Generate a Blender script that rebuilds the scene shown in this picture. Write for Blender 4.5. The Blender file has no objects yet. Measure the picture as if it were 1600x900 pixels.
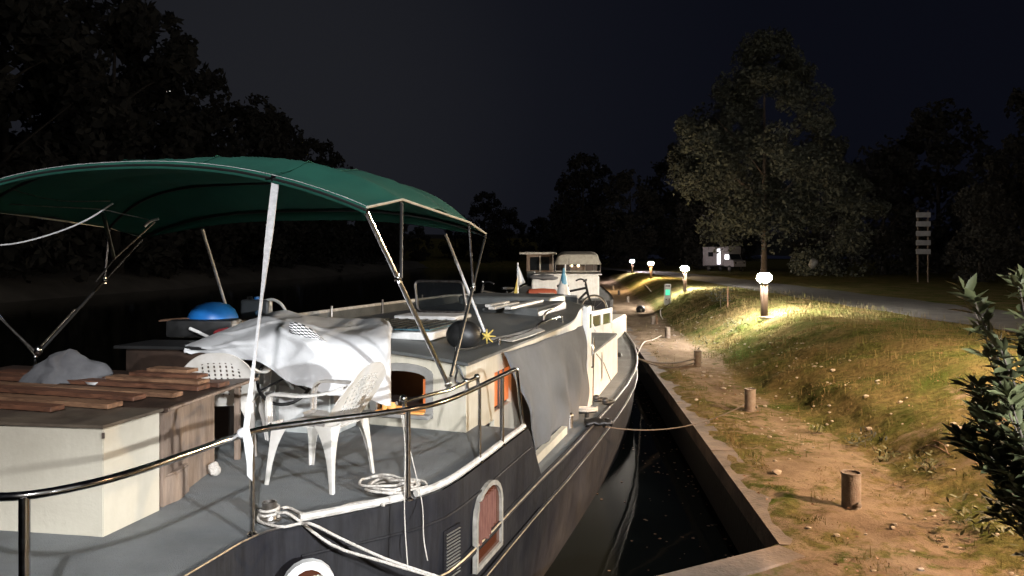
import bpy, bmesh, math, random
from mathutils import Vector, Matrix, noise
PI = math.pi; R = math.radians
SC = bpy.context.scene
COL = SC.collection
F = 1200.0; HY = 400.0; CH = 1.54        # focal length in photo pixels, horizon row, eye height over the aft deck
# ------------------------------------------------------------------ camera, sky, light
cd = bpy.data.cameras.new('camera'); cam = bpy.data.objects.new('camera', cd); COL.objects.link(cam)
cam.location = (0, 0, CH); cam.rotation_euler = (R(90), 0, 0)
cd.sensor_width = 36; cd.lens = 27.0; cd.shift_y = -50/1600; cd.clip_end = 3000; cd.clip_start = 0.05
SC.camera = cam
vs = SC.view_settings; vs.view_transform = 'Standard'; vs.look = 'None'; vs.exposure = .2; vs.gamma = 1
world = bpy.data.worlds.new('World'); SC.world = world; world.use_nodes = True
wn = world.node_tree.nodes; wl = world.node_tree.links; wn.clear()
def wnode(t, **k):
    n = wn.new(t)
    for a, b in k.items(): setattr(n, a, b)
    return n
geo = wnode('ShaderNodeTexCoord'); dot = wnode('ShaderNodeVectorMath', operation='DOT_PRODUCT')
md = Vector((-.36, 1, .19)).normalized(); dot.inputs[1].default_value = md
nrm = wnode('ShaderNodeVectorMath', operation='NORMALIZE')
wl.new(geo.outputs['Generated'], nrm.inputs[0]); wl.new(nrm.outputs[0], dot.inputs[0])
rmp = wnode('ShaderNodeValToRGB'); cr = rmp.color_ramp
cr.elements[0].position = .0; cr.elements[0].color = (.0020, .0023, .0046, 1)
cr.elements[1].position = 1; cr.elements[1].color = (.0125, .0130, .0158, 1)
e = cr.elements.new(.80); e.color = (.0027, .0031, .0060, 1)
e = cr.elements.new(.93); e.color = (.0046, .0052, .0086, 1)
cr.interpolation = 'B_SPLINE'
wl.new(dot.outputs['Value'], rmp.inputs[0])
bg = wnode('ShaderNodeBackground'); bg.inputs[1].default_value = 1.0; out = wnode('ShaderNodeOutputWorld')
wl.new(rmp.outputs[0], bg.inputs[0]); wl.new(bg.outputs[0], out.inputs[0])
def sun(name, strength, angle, col, d):
    l = bpy.data.lights.new(name, 'SUN'); l.energy = strength; l.angle = R(angle); l.color = col
    o = bpy.data.objects.new(name, l); COL.objects.link(o)
    o.rotation_euler = (-Vector(d)).to_track_quat('-Z', 'Y').to_euler(); return o
def point(name, loc, power, col, rad=.12):
    l = bpy.data.lights.new(name, 'POINT'); l.energy = power; l.color = col; l.shadow_soft_size = rad
    o = bpy.data.objects.new(name, l); COL.objects.link(o); o.location = loc; return o
def spot(name, loc, target, power, col, size, rad=.1, blend=.5):
    l = bpy.data.lights.new(name, 'SPOT'); l.energy = power; l.color = col; l.spot_size = R(size); l.spot_blend = blend; l.shadow_soft_size = rad
    o = bpy.data.objects.new(name, l); COL.objects.link(o); o.location = loc
    o.rotation_euler = (Vector(target)-Vector(loc)).to_track_quat('-Z', 'Y').to_euler(); return o
sun('added_fill_sun', .25, 70, (1, .93, .85), (.55, -.75, .35))  # faint wide sun added as fill, no real source stands there
spot('quay_lamp_behind', (4.7, -1.7, 1.88), (-1.5, 7.4, -3.75), 4600, (.92, .96, 1.0), 52, .09, .35)
spot('quay_lamp_second', (1.9, -7.5, 7.6), (-3.3, 8, 0), 7000, (.97, .97, 1.0), 41, .16, .4)
spot('added_fore_spot', (3.4, -3.5, 3.3), (.95, 14, -.4), 6000, (.92, .96, 1.0), 19, .10, .5)  # narrow spot added to brighten the white screen and boats ahead
point('amber_street_lamp', (8.9, 3.4, 3.1), 240, (1, .60, .32), .14)
spot('added_amber_bank_spot', (9.1, 4.0, 3.0), (7.6, 6.6, -1.4), 9500, (1, .64, .39), 88, .12, .22)  # extra amber spot added to light the bank while sparing the barge
point('amber_low_lamp', (8.0, 10.2, 2.0), 1900, (1, .74, .44), .12)

# ------------------------------------------------------------------ frames of reference
YAW = R(16.5); bu = Vector((math.sin(YAW), math.cos(YAW), 0)); bv = Vector((math.cos(YAW), -math.sin(YAW), 0))
def B(v, u, z): return bv*v + bu*u + Vector((0, 0, z))                      # barge frame
q0 = Vector((2.37, 6.7, 0)); qd = Vector((.075, .997, 0)).normalized(); qr = Vector((qd.y, -qd.x, 0))
def Q(s, l, z): return q0 + qr*s + qd*l + Vector((0, 0, z))                 # quay frame
def toQ(x, y):
    d = Vector((x, y, 0)) - q0; return d.dot(qr), d.dot(qd)
def W(px, py, z):                                                          # photo pixel on the level z
    d = (CH - z)*F/(py - HY); return Vector(((px-800)/F*d, d, z))
def D(px, py, d): return Vector(((px-800)/F*d, d, CH - (py-HY)/F*d))       # photo pixel at depth d
def fbm(x, y, s=1.0, o=4): return noise.fractal(Vector((x*s, y*s, 3.1)), 1.0, 2.0, o)
def smooth(x, a, b):
    t = max(0, min(1, (x-a)/(b-a))); return t*t*(3-2*t)
QZ = -1.0; WZ = -1.75
def gh(s, l):
    near = smooth(l, -4, 5)
    t0 = 1.72+.16*math.sin(l*.45)+.10*fbm(l, 2, .6); wd = .85+1.6*(1-near)
    k = smooth(l, 1, 3.5)*(1-smooth(l, 7.5, 12)); g1 = smooth(s, 1.5, 4.3)
    h = QZ + (1-k)*g1 + k*(.30*smooth(s, t0, t0+wd)+.70*smooth(s, t0+.3, t0+3.0))
    am = (.035+.06*smooth(s, 1.5, 2)*(1-smooth(s, 3, 4.5)))*(1-smooth(s, 6, 7))
    return h + am*fbm(s, l, 1.1)+ .5*am*fbm(s+9, l, 4.0)*smooth(s, .35, .8) + (.034*smooth(s, .06, .26)+.04*fbm(s*1.5, l, 2.6)*smooth(s, .04, .15))*(1-smooth(s, .6, 1.6))

# ------------------------------------------------------------------ materials
MC = {}
def mat(name, col, rough=.6, metal=0, col2=None, scale=6, bump=0, bscale=None, emit=None, es=0, spec=None, detail=5, stretch=None, trans=0, coat=0, ramp=(.35, .65), streak=0):
    if name in MC: return MC[name]
    m = bpy.data.materials.new(name); MC[name] = m; m.use_nodes = True
    nt = m.node_tree; p = nt.nodes['Principled BSDF']
    p.inputs['Base Color'].default_value = (*col, 1); p.inputs['Roughness'].default_value = rough; p.inputs['Metallic'].default_value = metal
    if spec is not None: p.inputs['Specular IOR Level'].default_value = spec
    if coat: p.inputs['Coat Weight'].default_value = coat
    if trans: p.inputs['Transmission Weight'].default_value = trans
    if emit: p.inputs['Emission Color'].default_value = (*emit, 1); p.inputs['Emission Strength'].default_value = es
    tc = nt.nodes.new('ShaderNodeTexCoord'); mp = nt.nodes.new('ShaderNodeMapping')
    nt.links.new(tc.outputs['Object'], mp.inputs[0])
    if stretch: mp.inputs['Scale'].default_value = stretch
    if col2 is None: col2 = tuple(c*.72 for c in col)
    n = nt.nodes.new('ShaderNodeTexNoise'); n.inputs['Scale'].default_value = scale; n.inputs['Detail'].default_value = detail; n.inputs['Roughness'].default_value = .62
    nt.links.new(mp.outputs[0], n.inputs['Vector'])
    r = nt.nodes.new('ShaderNodeValToRGB'); r.color_ramp.elements[0].position = ramp[0]; r.color_ramp.elements[1].position = ramp[1]
    r.color_ramp.elements[0].color = (*col2, 1); r.color_ramp.elements[1].color = (*col, 1)
    nt.links.new(n.outputs[0], r.inputs[0]); nt.links.new(r.outputs[0], p.inputs['Base Color'])
    if streak:
        m2 = nt.nodes.new('ShaderNodeMapping'); m2.inputs['Scale'].default_value = (9, 9, .8); nt.links.new(tc.outputs['Object'], m2.inputs[0])
        k = nt.nodes.new('ShaderNodeTexNoise'); k.inputs['Scale'].default_value = 1.6; k.inputs['Detail'].default_value = 9; k.inputs['Roughness'].default_value = .75; nt.links.new(m2.outputs[0], k.inputs['Vector'])
        kr = nt.nodes.new('ShaderNodeValToRGB'); kr.color_ramp.elements[0].position = .36; kr.color_ramp.elements[1].position = .58
        kr.color_ramp.elements[0].color = (1-streak, 1-streak*1.05, 1-streak*1.12, 1); kr.color_ramp.elements[1].color = (1, 1, 1, 1); nt.links.new(k.outputs[0], kr.inputs[0])
        mm_ = nt.nodes.new('ShaderNodeMix'); mm_.data_type = 'RGBA'; mm_.blend_type = 'MULTIPLY'; mm_.inputs[0].default_value = 1
        nt.links.new(r.outputs[0], mm_.inputs[6]); nt.links.new(kr.outputs[0], mm_.inputs[7]); sp = nt.nodes.new('ShaderNodeTexNoise'); sp.inputs['Scale'].default_value = 5.5; sp.inputs['Detail'].default_value = 12; sp.inputs['Roughness'].default_value = .8; nt.links.new(tc.outputs['Object'], sp.inputs['Vector'])
        sr = nt.nodes.new('ShaderNodeValToRGB'); sr.color_ramp.elements[0].position = .635; sr.color_ramp.elements[1].position = .70; sr.color_ramp.elements[0].color = (1, 1, 1, 1); sr.color_ramp.elements[1].color = (.50, .40, .30, 1); nt.links.new(sp.outputs[0], sr.inputs[0])
        m3 = nt.nodes.new('ShaderNodeMix'); m3.data_type = 'RGBA'; m3.blend_type = 'MULTIPLY'; m3.inputs[0].default_value = min(1, .45+streak)
        nt.links.new(mm_.outputs[2], m3.inputs[6]); nt.links.new(sr.outputs[0], m3.inputs[7]); nt.links.new(m3.outputs[2], p.inputs['Base Color'])
    rr = nt.nodes.new('ShaderNodeMapRange'); rr.inputs[3].default_value = max(.02, rough-.1); rr.inputs[4].default_value = min(1, rough+.12)
    nt.links.new(n.outputs[0], rr.inputs[0]); nt.links.new(rr.outputs[0], p.inputs['Roughness'])
    if bump:
        n2 = nt.nodes.new('ShaderNodeTexNoise'); n2.inputs['Scale'].default_value = bscale or scale*6; n2.inputs['Detail'].default_value = 6
        nt.links.new(mp.outputs[0], n2.inputs['Vector'])
        b = nt.nodes.new('ShaderNodeBump'); b.inputs['Strength'].default_value = bump; b.inputs['Distance'].default_value = .02
        nt.links.new(n2.outputs[0], b.inputs['Height']); nt.links.new(b.outputs[0], p.inputs['Normal'])
    return m
M = dict(
 hull=mat('hull_paint', (.026, .025, .026), .6, streak=.45, spec=.15, col2=(.013, .013, .017), scale=1.7, bump=.25, bscale=9),
 hulltrim=mat('hull_trim_paint', (.62, .60, .55), .5, col2=(.40, .37, .33), scale=14, bump=.2),
 deck=mat('deck_paint', (.175, .186, .188), .75, col2=(.120, .128, .130), scale=1.3, bump=.5, bscale=160, detail=12, ramp=(.40, .60)),
 roofp=mat('roof_paint', (.125, .13, .125), .42, col2=(.065, .068, .066), scale=2.0, bump=.3, bscale=90, detail=8),
 cream=mat('cream_paint', (.54, .50, .41), .5, streak=.14, col2=(.47, .43, .34), scale=3.5, bump=.08, bscale=30, detail=8),
 creambox=mat('cream_panel', (.52, .48, .39), .55, streak=.045, col2=(.44, .40, .32), scale=2.2, bump=.1, bscale=40, detail=9),
 white=mat('white_paint', (.78, .78, .76), .42, streak=.12, col2=(.64, .63, .60), scale=6, bump=.06),
 plastic=mat('white_plastic', (.62, .59, .55), .45, col2=(.52, .49, .44), scale=9, bump=.05, bscale=60),
 steel=mat('stainless_steel', (.56, .56, .57), .16, 1.0, col2=(.48, .45, .42), scale=30),
 steeldull=mat('dull_steel', (.42, .40, .37), .38, 1.0, col2=(.25, .22, .2), scale=25),
 strap=mat('webbing', (.70, .70, .70), .8, col2=(.52, .52, .52), scale=40, bump=.2),
 darktop=mat('stained_board', (.11, .085, .06), .6, col2=(.05, .036, .026), scale=4, bump=.2),
 green=mat('green_canvas', (.010, .105, .072), .85, col2=(.007, .080, .056), scale=3, bump=.25, bscale=200, detail=7),
 piping=mat('cream_piping', (.72, .68, .56), .6),
 rope=mat('rope_fibre', (.62, .58, .52), .85, col2=(.42, .38, .33), scale=60, bump=.6, bscale=120),
 ropedark=mat('dark_rope_fibre', (.10, .08, .065), .9, scale=60, bump=.6, bscale=120),
 plank=mat('plank_wood', (.15, .062, .032), .6, col2=(.055, .024, .014), scale=3, stretch=(1, 9, 9), bump=.3),
 plank2=mat('pale_plank_wood', (.24, .13, .07), .6, col2=(.10, .05, .028), scale=3, stretch=(1, 9, 9), bump=.3),
 ply=mat('weathered_plywood', (.27, .20, .15), .75, col2=(.14, .10, .075), scale=3, stretch=(4, 4, .8), bump=.3, detail=8),
 darkwood=mat('dark_varnished_wood', (.060, .035, .024), .5, col2=(.022, .014, .010), scale=2.6, bump=.2, detail=9),
 tarp=mat('grey_tarpaulin', (.108, .109, .112), .88, streak=.07, col2=(.082, .083, .085), scale=3, bump=.2, bscale=120, detail=8),
 wtarp=mat('white_tarpaulin', (.60, .60, .60), .75, col2=(.52, .52, .52), scale=3.5, bump=.12, bscale=50, detail=8),
 greycloth=mat('grey_cloth', (.115, .115, .12), .9, col2=(.075, .075, .08), scale=7, bump=.2),
 black=mat('black_rubber', (.018, .018, .018), .45, col2=(.010, .010, .010), scale=12, bump=.1),
 blackp=mat('black_paint', (.02, .02, .02), .35),
 blue=mat('blue_plastic', (.015, .17, .52), .4, col2=(.012, .13, .42), scale=5),
 bluelt=mat('pale_blue_plastic', (.10, .32, .48), .4),
 red=mat('red_cloth', (.45, .04, .05), .8),
 orange=mat('orange_hull', (.42, .10, .05), .5),
 yellow=mat('yellow_rope', (.62, .46, .10), .7, scale=40),
 glassd=mat('dark_glass', (.012, .014, .016), .06, spec=.6),
 glassb=mat('blue_glass', (.10, .20, .24), .14, col2=(.05, .09, .11), scale=8, spec=.7),
 curtain=mat('glowing_red_curtain', (.105, .048, .036), .9, emit=(1, .28, .10), es=.07, col2=(.055, .022, .017), scale=9, stretch=(8, 8, 1)),  # faint emission puts the warm room light into the curtain
 litor=mat('lit_orange_cloth', (.5, .16, .05), .8, emit=(1, .24, .06), es=.40, scale=12),
 litwarm=mat('warm_lamplight_glow', (.5, .3, .12), .8, emit=(1, .42, .10), es=.7, scale=8),  # emission paints warm lamplight onto the sill, bottle and mug
 concrete=mat('quay_concrete', (.14, .105, .08), .95, col2=(.055, .042, .032), scale=3, bump=.5, bscale=30, detail=9),
 wall=mat('dark_wall', (.012, .010, .009), .9, col2=(.005, .005, .004), scale=2, bump=.5, bscale=14, detail=9),  # near-black base colour over the whole wall face
 asphalt=mat('asphalt', (.105, .102, .10), .95, spec=.05, col2=(.072, .070, .068), scale=2, bump=.5, bscale=40, detail=9),
 rust=mat('rusty_iron', (.17, .15, .13), .75, .1, col2=(.12, .085, .065), scale=11, bump=.4, detail=8),
 wood=mat('post_wood', (.10, .060, .036), .85, col2=(.045, .027, .017), scale=5, stretch=(6, 6, .7), bump=.3),
 bark=mat('bark', (.11, .085, .065), .9, col2=(.055, .042, .033), scale=5, bump=.6),
 bankdirt=mat('far_bank_earth', (.075, .070, .062), .95, col2=(.035, .033, .029), scale=.35, detail=10),
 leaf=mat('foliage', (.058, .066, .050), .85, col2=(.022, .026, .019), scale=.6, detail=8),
 leafd=mat('unlit_foliage', (.013, .013, .010), .95, col2=(.006, .006, .005), scale=.4, detail=8),  # darkened foliage copy, the night shade is put into its colour
 laurel=mat('laurel_leaf', (.085, .090, .034), .65, col2=(.045, .052, .02), scale=5, detail=3),
 grassb=mat('grass_blades', (.095, .105, .032), 1.0, spec=0.0, col2=(.17, .122, .06), scale=1.3, detail=6, ramp=(.42, .6)),
 stone=mat('pale_stone', (.30, .26, .21), .85, bump=.3),
 lens=mat('lamp_glass', (.9, .9, .85), .3, emit=(1, .90, .78), es=2600),
 lenso=mat('amber_lamp_glass', (.9, .8, .6), .3, emit=(1, .72, .40), es=2400),
 lensp=mat('pinkish_lamp_glass', (.9, .85, .85), .3, emit=(1, .85, .82), es=2400),
 litwhite=mat('lit_cool_room', (.8, .8, .8), .5, emit=(.92, .93, 1), es=2.6),
 screen=mat('green_screen', (.02, .3, .2), .4, emit=(.05, 1, .55), es=.75),
 screenw=mat('pale_panel', (.5, .5, .47), .5),
)
def mix_ground():
    m = bpy.data.materials.new('ground_soil_and_grass'); m.use_nodes = True; nt = m.node_tree; p = nt.nodes['Principled BSDF']; p.inputs['Roughness'].default_value = 1.0
    p.inputs['Specular IOR Level'].default_value = 0.0
    tc = nt.nodes.new('ShaderNodeTexCoord')
    def nz(scale, detail=8, rough=.65):
        n = nt.nodes.new('ShaderNodeTexNoise'); n.inputs['Scale'].default_value = scale; n.inputs['Detail'].default_value = detail; n.inputs['Roughness'].default_value = rough
        nt.links.new(tc.outputs['Object'], n.inputs['Vector']); return n
    def ramp(n, a, ca, b, cb):
        r = nt.nodes.new('ShaderNodeValToRGB'); r.color_ramp.elements[0].position = a; r.color_ramp.elements[1].position = b
        r.color_ramp.elements[0].color = (*ca, 1); r.color_ramp.elements[1].color = (*cb, 1); nt.links.new(n.outputs[0], r.inputs[0]); return r
    dirt = ramp(nz(1.6), .3, (.125, .092, .066), .7, (.245, .190, .138))
    g = ramp(nz(.9), .36, (.062, .082, .022), .58, (.155, .122, .058))
    g2 = ramp(nz(9, 10, .75), .35, (.5, .5, .5), .7, (1.25, 1.25, 1.2))
    mu = nt.nodes.new('ShaderNodeMix'); mu.data_type = 'RGBA'; mu.blend_type = 'MULTIPLY'; mu.inputs[0].default_value = 1
    nt.links.new(g.outputs[0], mu.inputs[6]); nt.links.new(g2.outputs[0], mu.inputs[7])
    at = nt.nodes.new('ShaderNodeAttribute'); at.attribute_name = 'dirt'
    ad = nt.nodes.new('ShaderNodeMath'); ad.operation = 'ADD'; n3 = nz(5, 10, .7)
    sb = nt.nodes.new('ShaderNodeMath'); sb.operation = 'SUBTRACT'; sb.inputs[1].default_value = .5
    ml = nt.nodes.new('ShaderNodeMath'); ml.operation = 'MULTIPLY'; ml.inputs[1].default_value = 1.6
    nt.links.new(n3.outputs[0], sb.inputs[0]); nt.links.new(sb.outputs[0], ml.inputs[0]); nt.links.new(at.outputs['Fac'], ad.inputs[0]); nt.links.new(ml.outputs[0], ad.inputs[1])
    rf = nt.nodes.new('ShaderNodeValToRGB'); rf.color_ramp.elements[0].position = .4; rf.color_ramp.elements[1].position = .62; nt.links.new(ad.outputs[0], rf.inputs[0])
    mx = nt.nodes.new('ShaderNodeMix'); mx.data_type = 'RGBA'
    nt.links.new(rf.outputs[0], mx.inputs[0]); nt.links.new(mu.outputs[2], mx.inputs[6]); nt.links.new(dirt.outputs[0], mx.inputs[7])
    nt.links.new(mx.outputs[2], p.inputs['Base Color'])
    b = nt.nodes.new('ShaderNodeBump'); b.inputs['Strength'].default_value = .9; b.inputs['Distance'].default_value = .04; n4 = nz(14, 10, .75)
    nt.links.new(n4.outputs[0], b.inputs['Height']); nt.links.new(b.outputs[0], p.inputs['Normal'])
    return m
M['ground'] = mix_ground()
def water_mat():
    m = bpy.data.materials.new('canal_water'); m.use_nodes = True; nt = m.node_tree; p = nt.nodes['Principled BSDF']
    p.inputs['Base Color'].default_value = (.006, .007, .006, 1); p.inputs['Roughness'].default_value = .07; p.inputs['IOR'].default_value = 1.33; p.inputs['Specular IOR Level'].default_value = .05
    tc = nt.nodes.new('ShaderNodeTexCoord'); n = nt.nodes.new('ShaderNodeTexNoise'); n.inputs['Scale'].default_value = 1.1; n.inputs['Detail'].default_value = 4
    b = nt.nodes.new('ShaderNodeBump'); b.inputs['Strength'].default_value = .12; b.inputs['Distance'].default_value = .05
    nt.links.new(tc.outputs['Object'], n.inputs['Vector']); nt.links.new(n.outputs[0], b.inputs['Height']); nt.links.new(b.outputs[0], p.inputs['Normal'])
    return m
M['water'] = water_mat()
def tint_mat():
    m = bpy.data.materials.new('tinted_glass'); m.use_nodes = True; nt = m.node_tree; p = nt.nodes['Principled BSDF']; p.inputs['Base Color'].default_value = (.02, .022, .024, 1); p.inputs['Roughness'].default_value = .08
    t = nt.nodes.new('ShaderNodeBsdfTransparent'); t.inputs[0].default_value = (.75, .78, .78, 1); x = nt.nodes.new('ShaderNodeMixShader'); x.inputs[0].default_value = .35
    nt.links.new(t.outputs[0], x.inputs[1]); nt.links.new(p.outputs[0], x.inputs[2]); nt.links.new(x.outputs[0], nt.nodes['Material Output'].inputs[0]); return m
M['tint'] = tint_mat()
def slat_mat(name, ca, cb, scale):
    m = bpy.data.materials.new(name); m.use_nodes = True; nt = m.node_tree; p = nt.nodes['Principled BSDF']; p.inputs['Roughness'].default_value = .6
    tc = nt.nodes.new('ShaderNodeTexCoord'); c = nt.nodes.new('ShaderNodeTexChecker'); c.inputs['Scale'].default_value = scale
    c.inputs[1].default_value = (*ca, 1); c.inputs[2].default_value = (*cb, 1)
    nt.links.new(tc.outputs['UV'], c.inputs['Vector']); nt.links.new(c.outputs[0], p.inputs['Base Color']); return m
M['check'] = slat_mat('checked_cloth', (.8, .8, .8), (.01, .01, .01), 10)

# ------------------------------------------------------------------ mesh helpers
class MB:
    def __init__(s): s.bm = bmesh.new(); s.uv = None
    def box(s, c, d, rot=None, bev=.0, seg=1):
        t = bmesh.new(); bmesh.ops.create_cube(t, size=1)
        bmesh.ops.scale(t, vec=d, verts=t.verts)
        if bev: bmesh.ops.bevel(t, geom=t.edges[:], offset=bev, segments=seg, affect='EDGES', profile=.6)
        if rot is not None: t.transform(rot.to_4x4())
        t.transform(Matrix.Translation(c)); return s._add(t)
    def bbox(s, lo, hi, fr=None, bev=0, seg=1):          # a box given by its bounds in a frame function fr(a,b,z)
        fr = fr or (lambda a, b, c: Vector((a, b, c)))
        t = bmesh.new(); bmesh.ops.create_cube(t, size=1)
        bmesh.ops.scale(t, vec=[hi[i]-lo[i] for i in range(3)], verts=t.verts)
        if bev: bmesh.ops.bevel(t, geom=t.edges[:], offset=bev, segments=seg, affect='EDGES', profile=.6)
        for v in t.verts: v.co = fr(*(v.co[i]+(hi[i]+lo[i])/2 for i in range(3)))
        bmesh.ops.recalc_face_normals(t, faces=t.faces); return s._add(t)
    def _add(s, t):
        m = bpy.data.meshes.new('t'); t.to_mesh(m); t.free(); s.bm.from_mesh(m); bpy.data.meshes.remove(m); return s
    def tube(s, pts, r, seg=8, closed=False, r2=None, cap=True):
        pts = [Vector(p) for p in pts]; n = len(pts); rings = []
        up = Vector((0, 0, 1)); prev = None
        for i, p in enumerate(pts):
            a = pts[(i-1) % n] if (closed or i > 0) else p; b = pts[(i+1) % n] if (closed or i < n-1) else p
            t = (b-a).normalized()
            if prev is None:
                x = t.cross(up)
                if x.length < 1e-3: x = t.cross(Vector((1, 0, 0)))
            else:
                x = prev - t*prev.dot(t)
                if x.length < 1e-4: x = t.cross(up)
            x.normalize(); y = t.cross(x); prev = x
            rr = r if r2 is None else r+(r2-r)*i/(n-1)
            rings.append([s.bm.verts.new(p + (x*math.cos(2*PI*k/seg)+y*math.sin(2*PI*k/seg))*rr) for k in range(seg)])
        m = n if closed else n-1
        for i in range(m):
            A = rings[i]; Bq = rings[(i+1) % n]
            for k in range(seg): s.bm.faces.new((A[k], A[(k+1) % seg], Bq[(k+1) % seg], Bq[k]))
        if not closed and cap: s.bm.faces.new(rings[0][::-1]); s.bm.faces.new(rings[-1])
        return s
    def lathe(s, prof, c=(0, 0, 0), seg=20, rot=None):
        c = Vector(c); rings = []
        for r, z in prof:
            ring = []
            for k in range(seg):
                v = Vector((r*math.cos(2*PI*k/seg), r*math.sin(2*PI*k/seg), z))
                if rot is not None: v = rot @ v
                ring.append(s.bm.verts.new(v+c))
            rings.append(ring)
        for i in range(len(rings)-1):
            for k in range(seg): s.bm.faces.new((rings[i][k], rings[i][(k+1) % seg], rings[i+1][(k+1) % seg], rings[i+1][k]))
        s.bm.faces.new(rings[0][::-1]); s.bm.faces.new(rings[-1]); return s
    def ball(s, c, d, seg=14, rot=None):
        t = bmesh.new(); bmesh.ops.create_uvsphere(t, u_segments=seg, v_segments=seg//2+2, radius=.5); bmesh.ops.scale(t, vec=d, verts=t.verts)
        if rot is not None: t.transform(rot.to_4x4())
        t.transform(Matrix.Translation(c)); return s._add(t)
    def prism(s, poly, off):                                 # polygon (list of Vectors) extruded by off
        a = [s.bm.verts.new(p) for p in poly]; b = [s.bm.verts.new(Vector(p)+Vector(off)) for p in poly]; n = len(a)
        fs = [s.bm.faces.new(a[::-1]), s.bm.faces.new(b)]
        for i in range(n): fs.append(s.bm.faces.new((a[i], a[(i+1) % n], b[(i+1) % n], b[i])))
        bmesh.ops.recalc_face_normals(s.bm, faces=fs); return s
    def grid(s, rows, closed=False, uv=False):
        vs_ = [[s.bm.verts.new(p) for p in r] for r in rows]; uvl = s.bm.loops.layers.uv.verify() if uv else None
        nr = len(rows); ncc = len(rows[0])
        for i in range(nr-1):
            for j in range(ncc if closed else ncc-1):
                f = s.bm.faces.new((vs_[i][j], vs_[i][(j+1) % ncc], vs_[i+1][(j+1) % ncc], vs_[i+1][j]))
                if uv:
                    for lp, (a, b) in zip(f.loops, ((i, j), (i, j+1), (i+1, j+1), (i+1, j))): lp[uvl].uv = (b/(ncc-1), a/(nr-1))
        return s
    def solid(s, th):
        bmesh.ops.recalc_face_normals(s.bm, faces=s.bm.faces)
        bmesh.ops.solidify(s.bm, geom=s.bm.faces[:], thickness=th); return s
    def build(s, name, m, parent=None, smooth_=38):
        me = bpy.data.meshes.new(name); s.bm.to_mesh(me); s.bm.free(); me.materials.append(m)
        if smooth_:
            me.polygons.foreach_set('use_smooth', [True]*len(me.polygons)); me.set_sharp_from_angle(angle=R(smooth_))
        o = bpy.data.objects.new(name, me); COL.objects.link(o)
        if parent is not None:
            o.parent = parent
            if parent.parent is None: o.matrix_parent_inverse = parent.matrix_basis.inverted()
        return o
def rebase(o):                                                # origin of a one-mesh thing to its base
    me = o.data; xs = [v.co for v in me.vertices]
    c = Vector(((min(v.x for v in xs)+max(v.x for v in xs))/2, (min(v.y for v in xs)+max(v.y for v in xs))/2, min(v.z for v in xs)))
    me.transform(Matrix.Translation(-c)); o.location = c; return o
def tag(o, label, cat, group=None, base=True):
    o['label'] = label; o['category'] = cat
    if group: o['group'] = group
    if base and o.type == 'MESH' and o.location.length == 0: rebase(o)
    return o
def struct(o, kind='structure'): o['kind'] = kind; return o
def empty(name, label, cat, loc=(0, 0, 0), rz=0, group=None):
    o = bpy.data.objects.new(name, None); COL.objects.link(o); o.location = loc; o.rotation_euler = (0, 0, rz); o.empty_display_size = .2
    o['label'] = label; o['category'] = cat
    if group: o['group'] = group
    return o
def copy_tree(o, parent=None):
    c = o.copy(); COL.objects.link(c)
    if parent is not None: c.parent = parent
    for ch in [x for x in SC.objects if x.parent is o]: copy_tree(ch, c)
    return c
def place(o, loc, rz=0, label=None, scale=1):
    o.location = loc; o.rotation_euler = (0, 0, rz); o.scale = (scale,)*3 if not hasattr(scale, '__len__') else scale
    if label: o['label'] = label
    return o
def cat_rom(pts, n=6):
    pts = [Vector(p) for p in pts]; out = []
    for i in range(len(pts)-1):
        p0 = pts[max(i-1, 0)]; p1 = pts[i]; p2 = pts[i+1]; p3 = pts[min(i+2, len(pts)-1)]
        for k in range(n):
            t = k/n; out.append(.5*((2*p1)+(p2-p0)*t+(2*p0-5*p1+4*p2-p3)*t*t+(-p0+3*p1-3*p2+p3)*t**3))
    out.append(pts[-1]); return out
def sag(a, b, s, n=14): 
    a = Vector(a); b = Vector(b); return [a.lerp(b, i/n)-Vector((0, 0, s*4*(i/n)*(1-i/n))) for i in range(n+1)]
rnd = random.Random(7)

# ================================================================== SETTING
# water
m = MB(); m.grid([[Vector((x, y, WZ)) for x in (-160, -40, 0, 20)] for y in (-30, 20, 60, 150, 320)])
struct(m.build('water', M['water'], smooth_=0))
# land on the right
def s0(l):
    if l < -1.04: return -1.6
    if l < 0: return l*1.54
    return 0.0
ls = [-11+.25*i for i in range(44)]+[.15+.2*i for i in range(110)]; x = ls[-1]; st = .25
while x < 420: x += st; st *= 1.07; ls.append(x)
ss = [.03, .15, .3]+[.3+.12*i for i in range(1, 70)]; x = ss[-1]; st = .2
while x < 260: x += st; st *= 1.16; ss.append(x)
rows = []; dirtv = []
def dirtmask(s, l):
    a = 1-smooth(s, .9, 1.75)                            # trodden strip along the quay
    a *= .62+.5*fbm(s*.8+4, l*.5, 1.0)
    edge = smooth(s, 0.25, .75); a = a*edge + .45*(1-edge)
    b = (1-smooth(abs(s-1.25-.2*math.sin(l*.6)), .25, .85))*.8
    bb = math.exp(-(((s-1.0)/.8)**2+((l-.8)/1.5)**2))*.75
    far = smooth(l, 7, 12)*(1-smooth(s, 1.25+.01*l, 1.95+.012*l))*.72
    far = max(far, .50*(1-smooth(l, 3.5, 6.5))*(1-smooth(s, 3.6, 5.0))*(.75+.5*fbm(s, l, 1.3)))
    sm = smooth(l, 24, 30)*(1-smooth(s, 5, 8))*.3
    return max(0, min(1, max(a*.9, b*.75, bb, far)+sm+.12*fbm(s, l, .9)))
for l in ls:
    r = []
    for s in ss:
        sx = s0(l)+s if s < 6 else s + s0(l)*max(0, 1-(s-6)/4)
        r.append(Q(sx, l, gh(sx, l))); dirtv.append(dirtmask(sx if l > 0 else max(sx, .9+sx*.3), l))
    rows.append(r)
m = MB(); m.grid(rows); g = m.build('ground', M['ground'], smooth_=180); struct(g)
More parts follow.
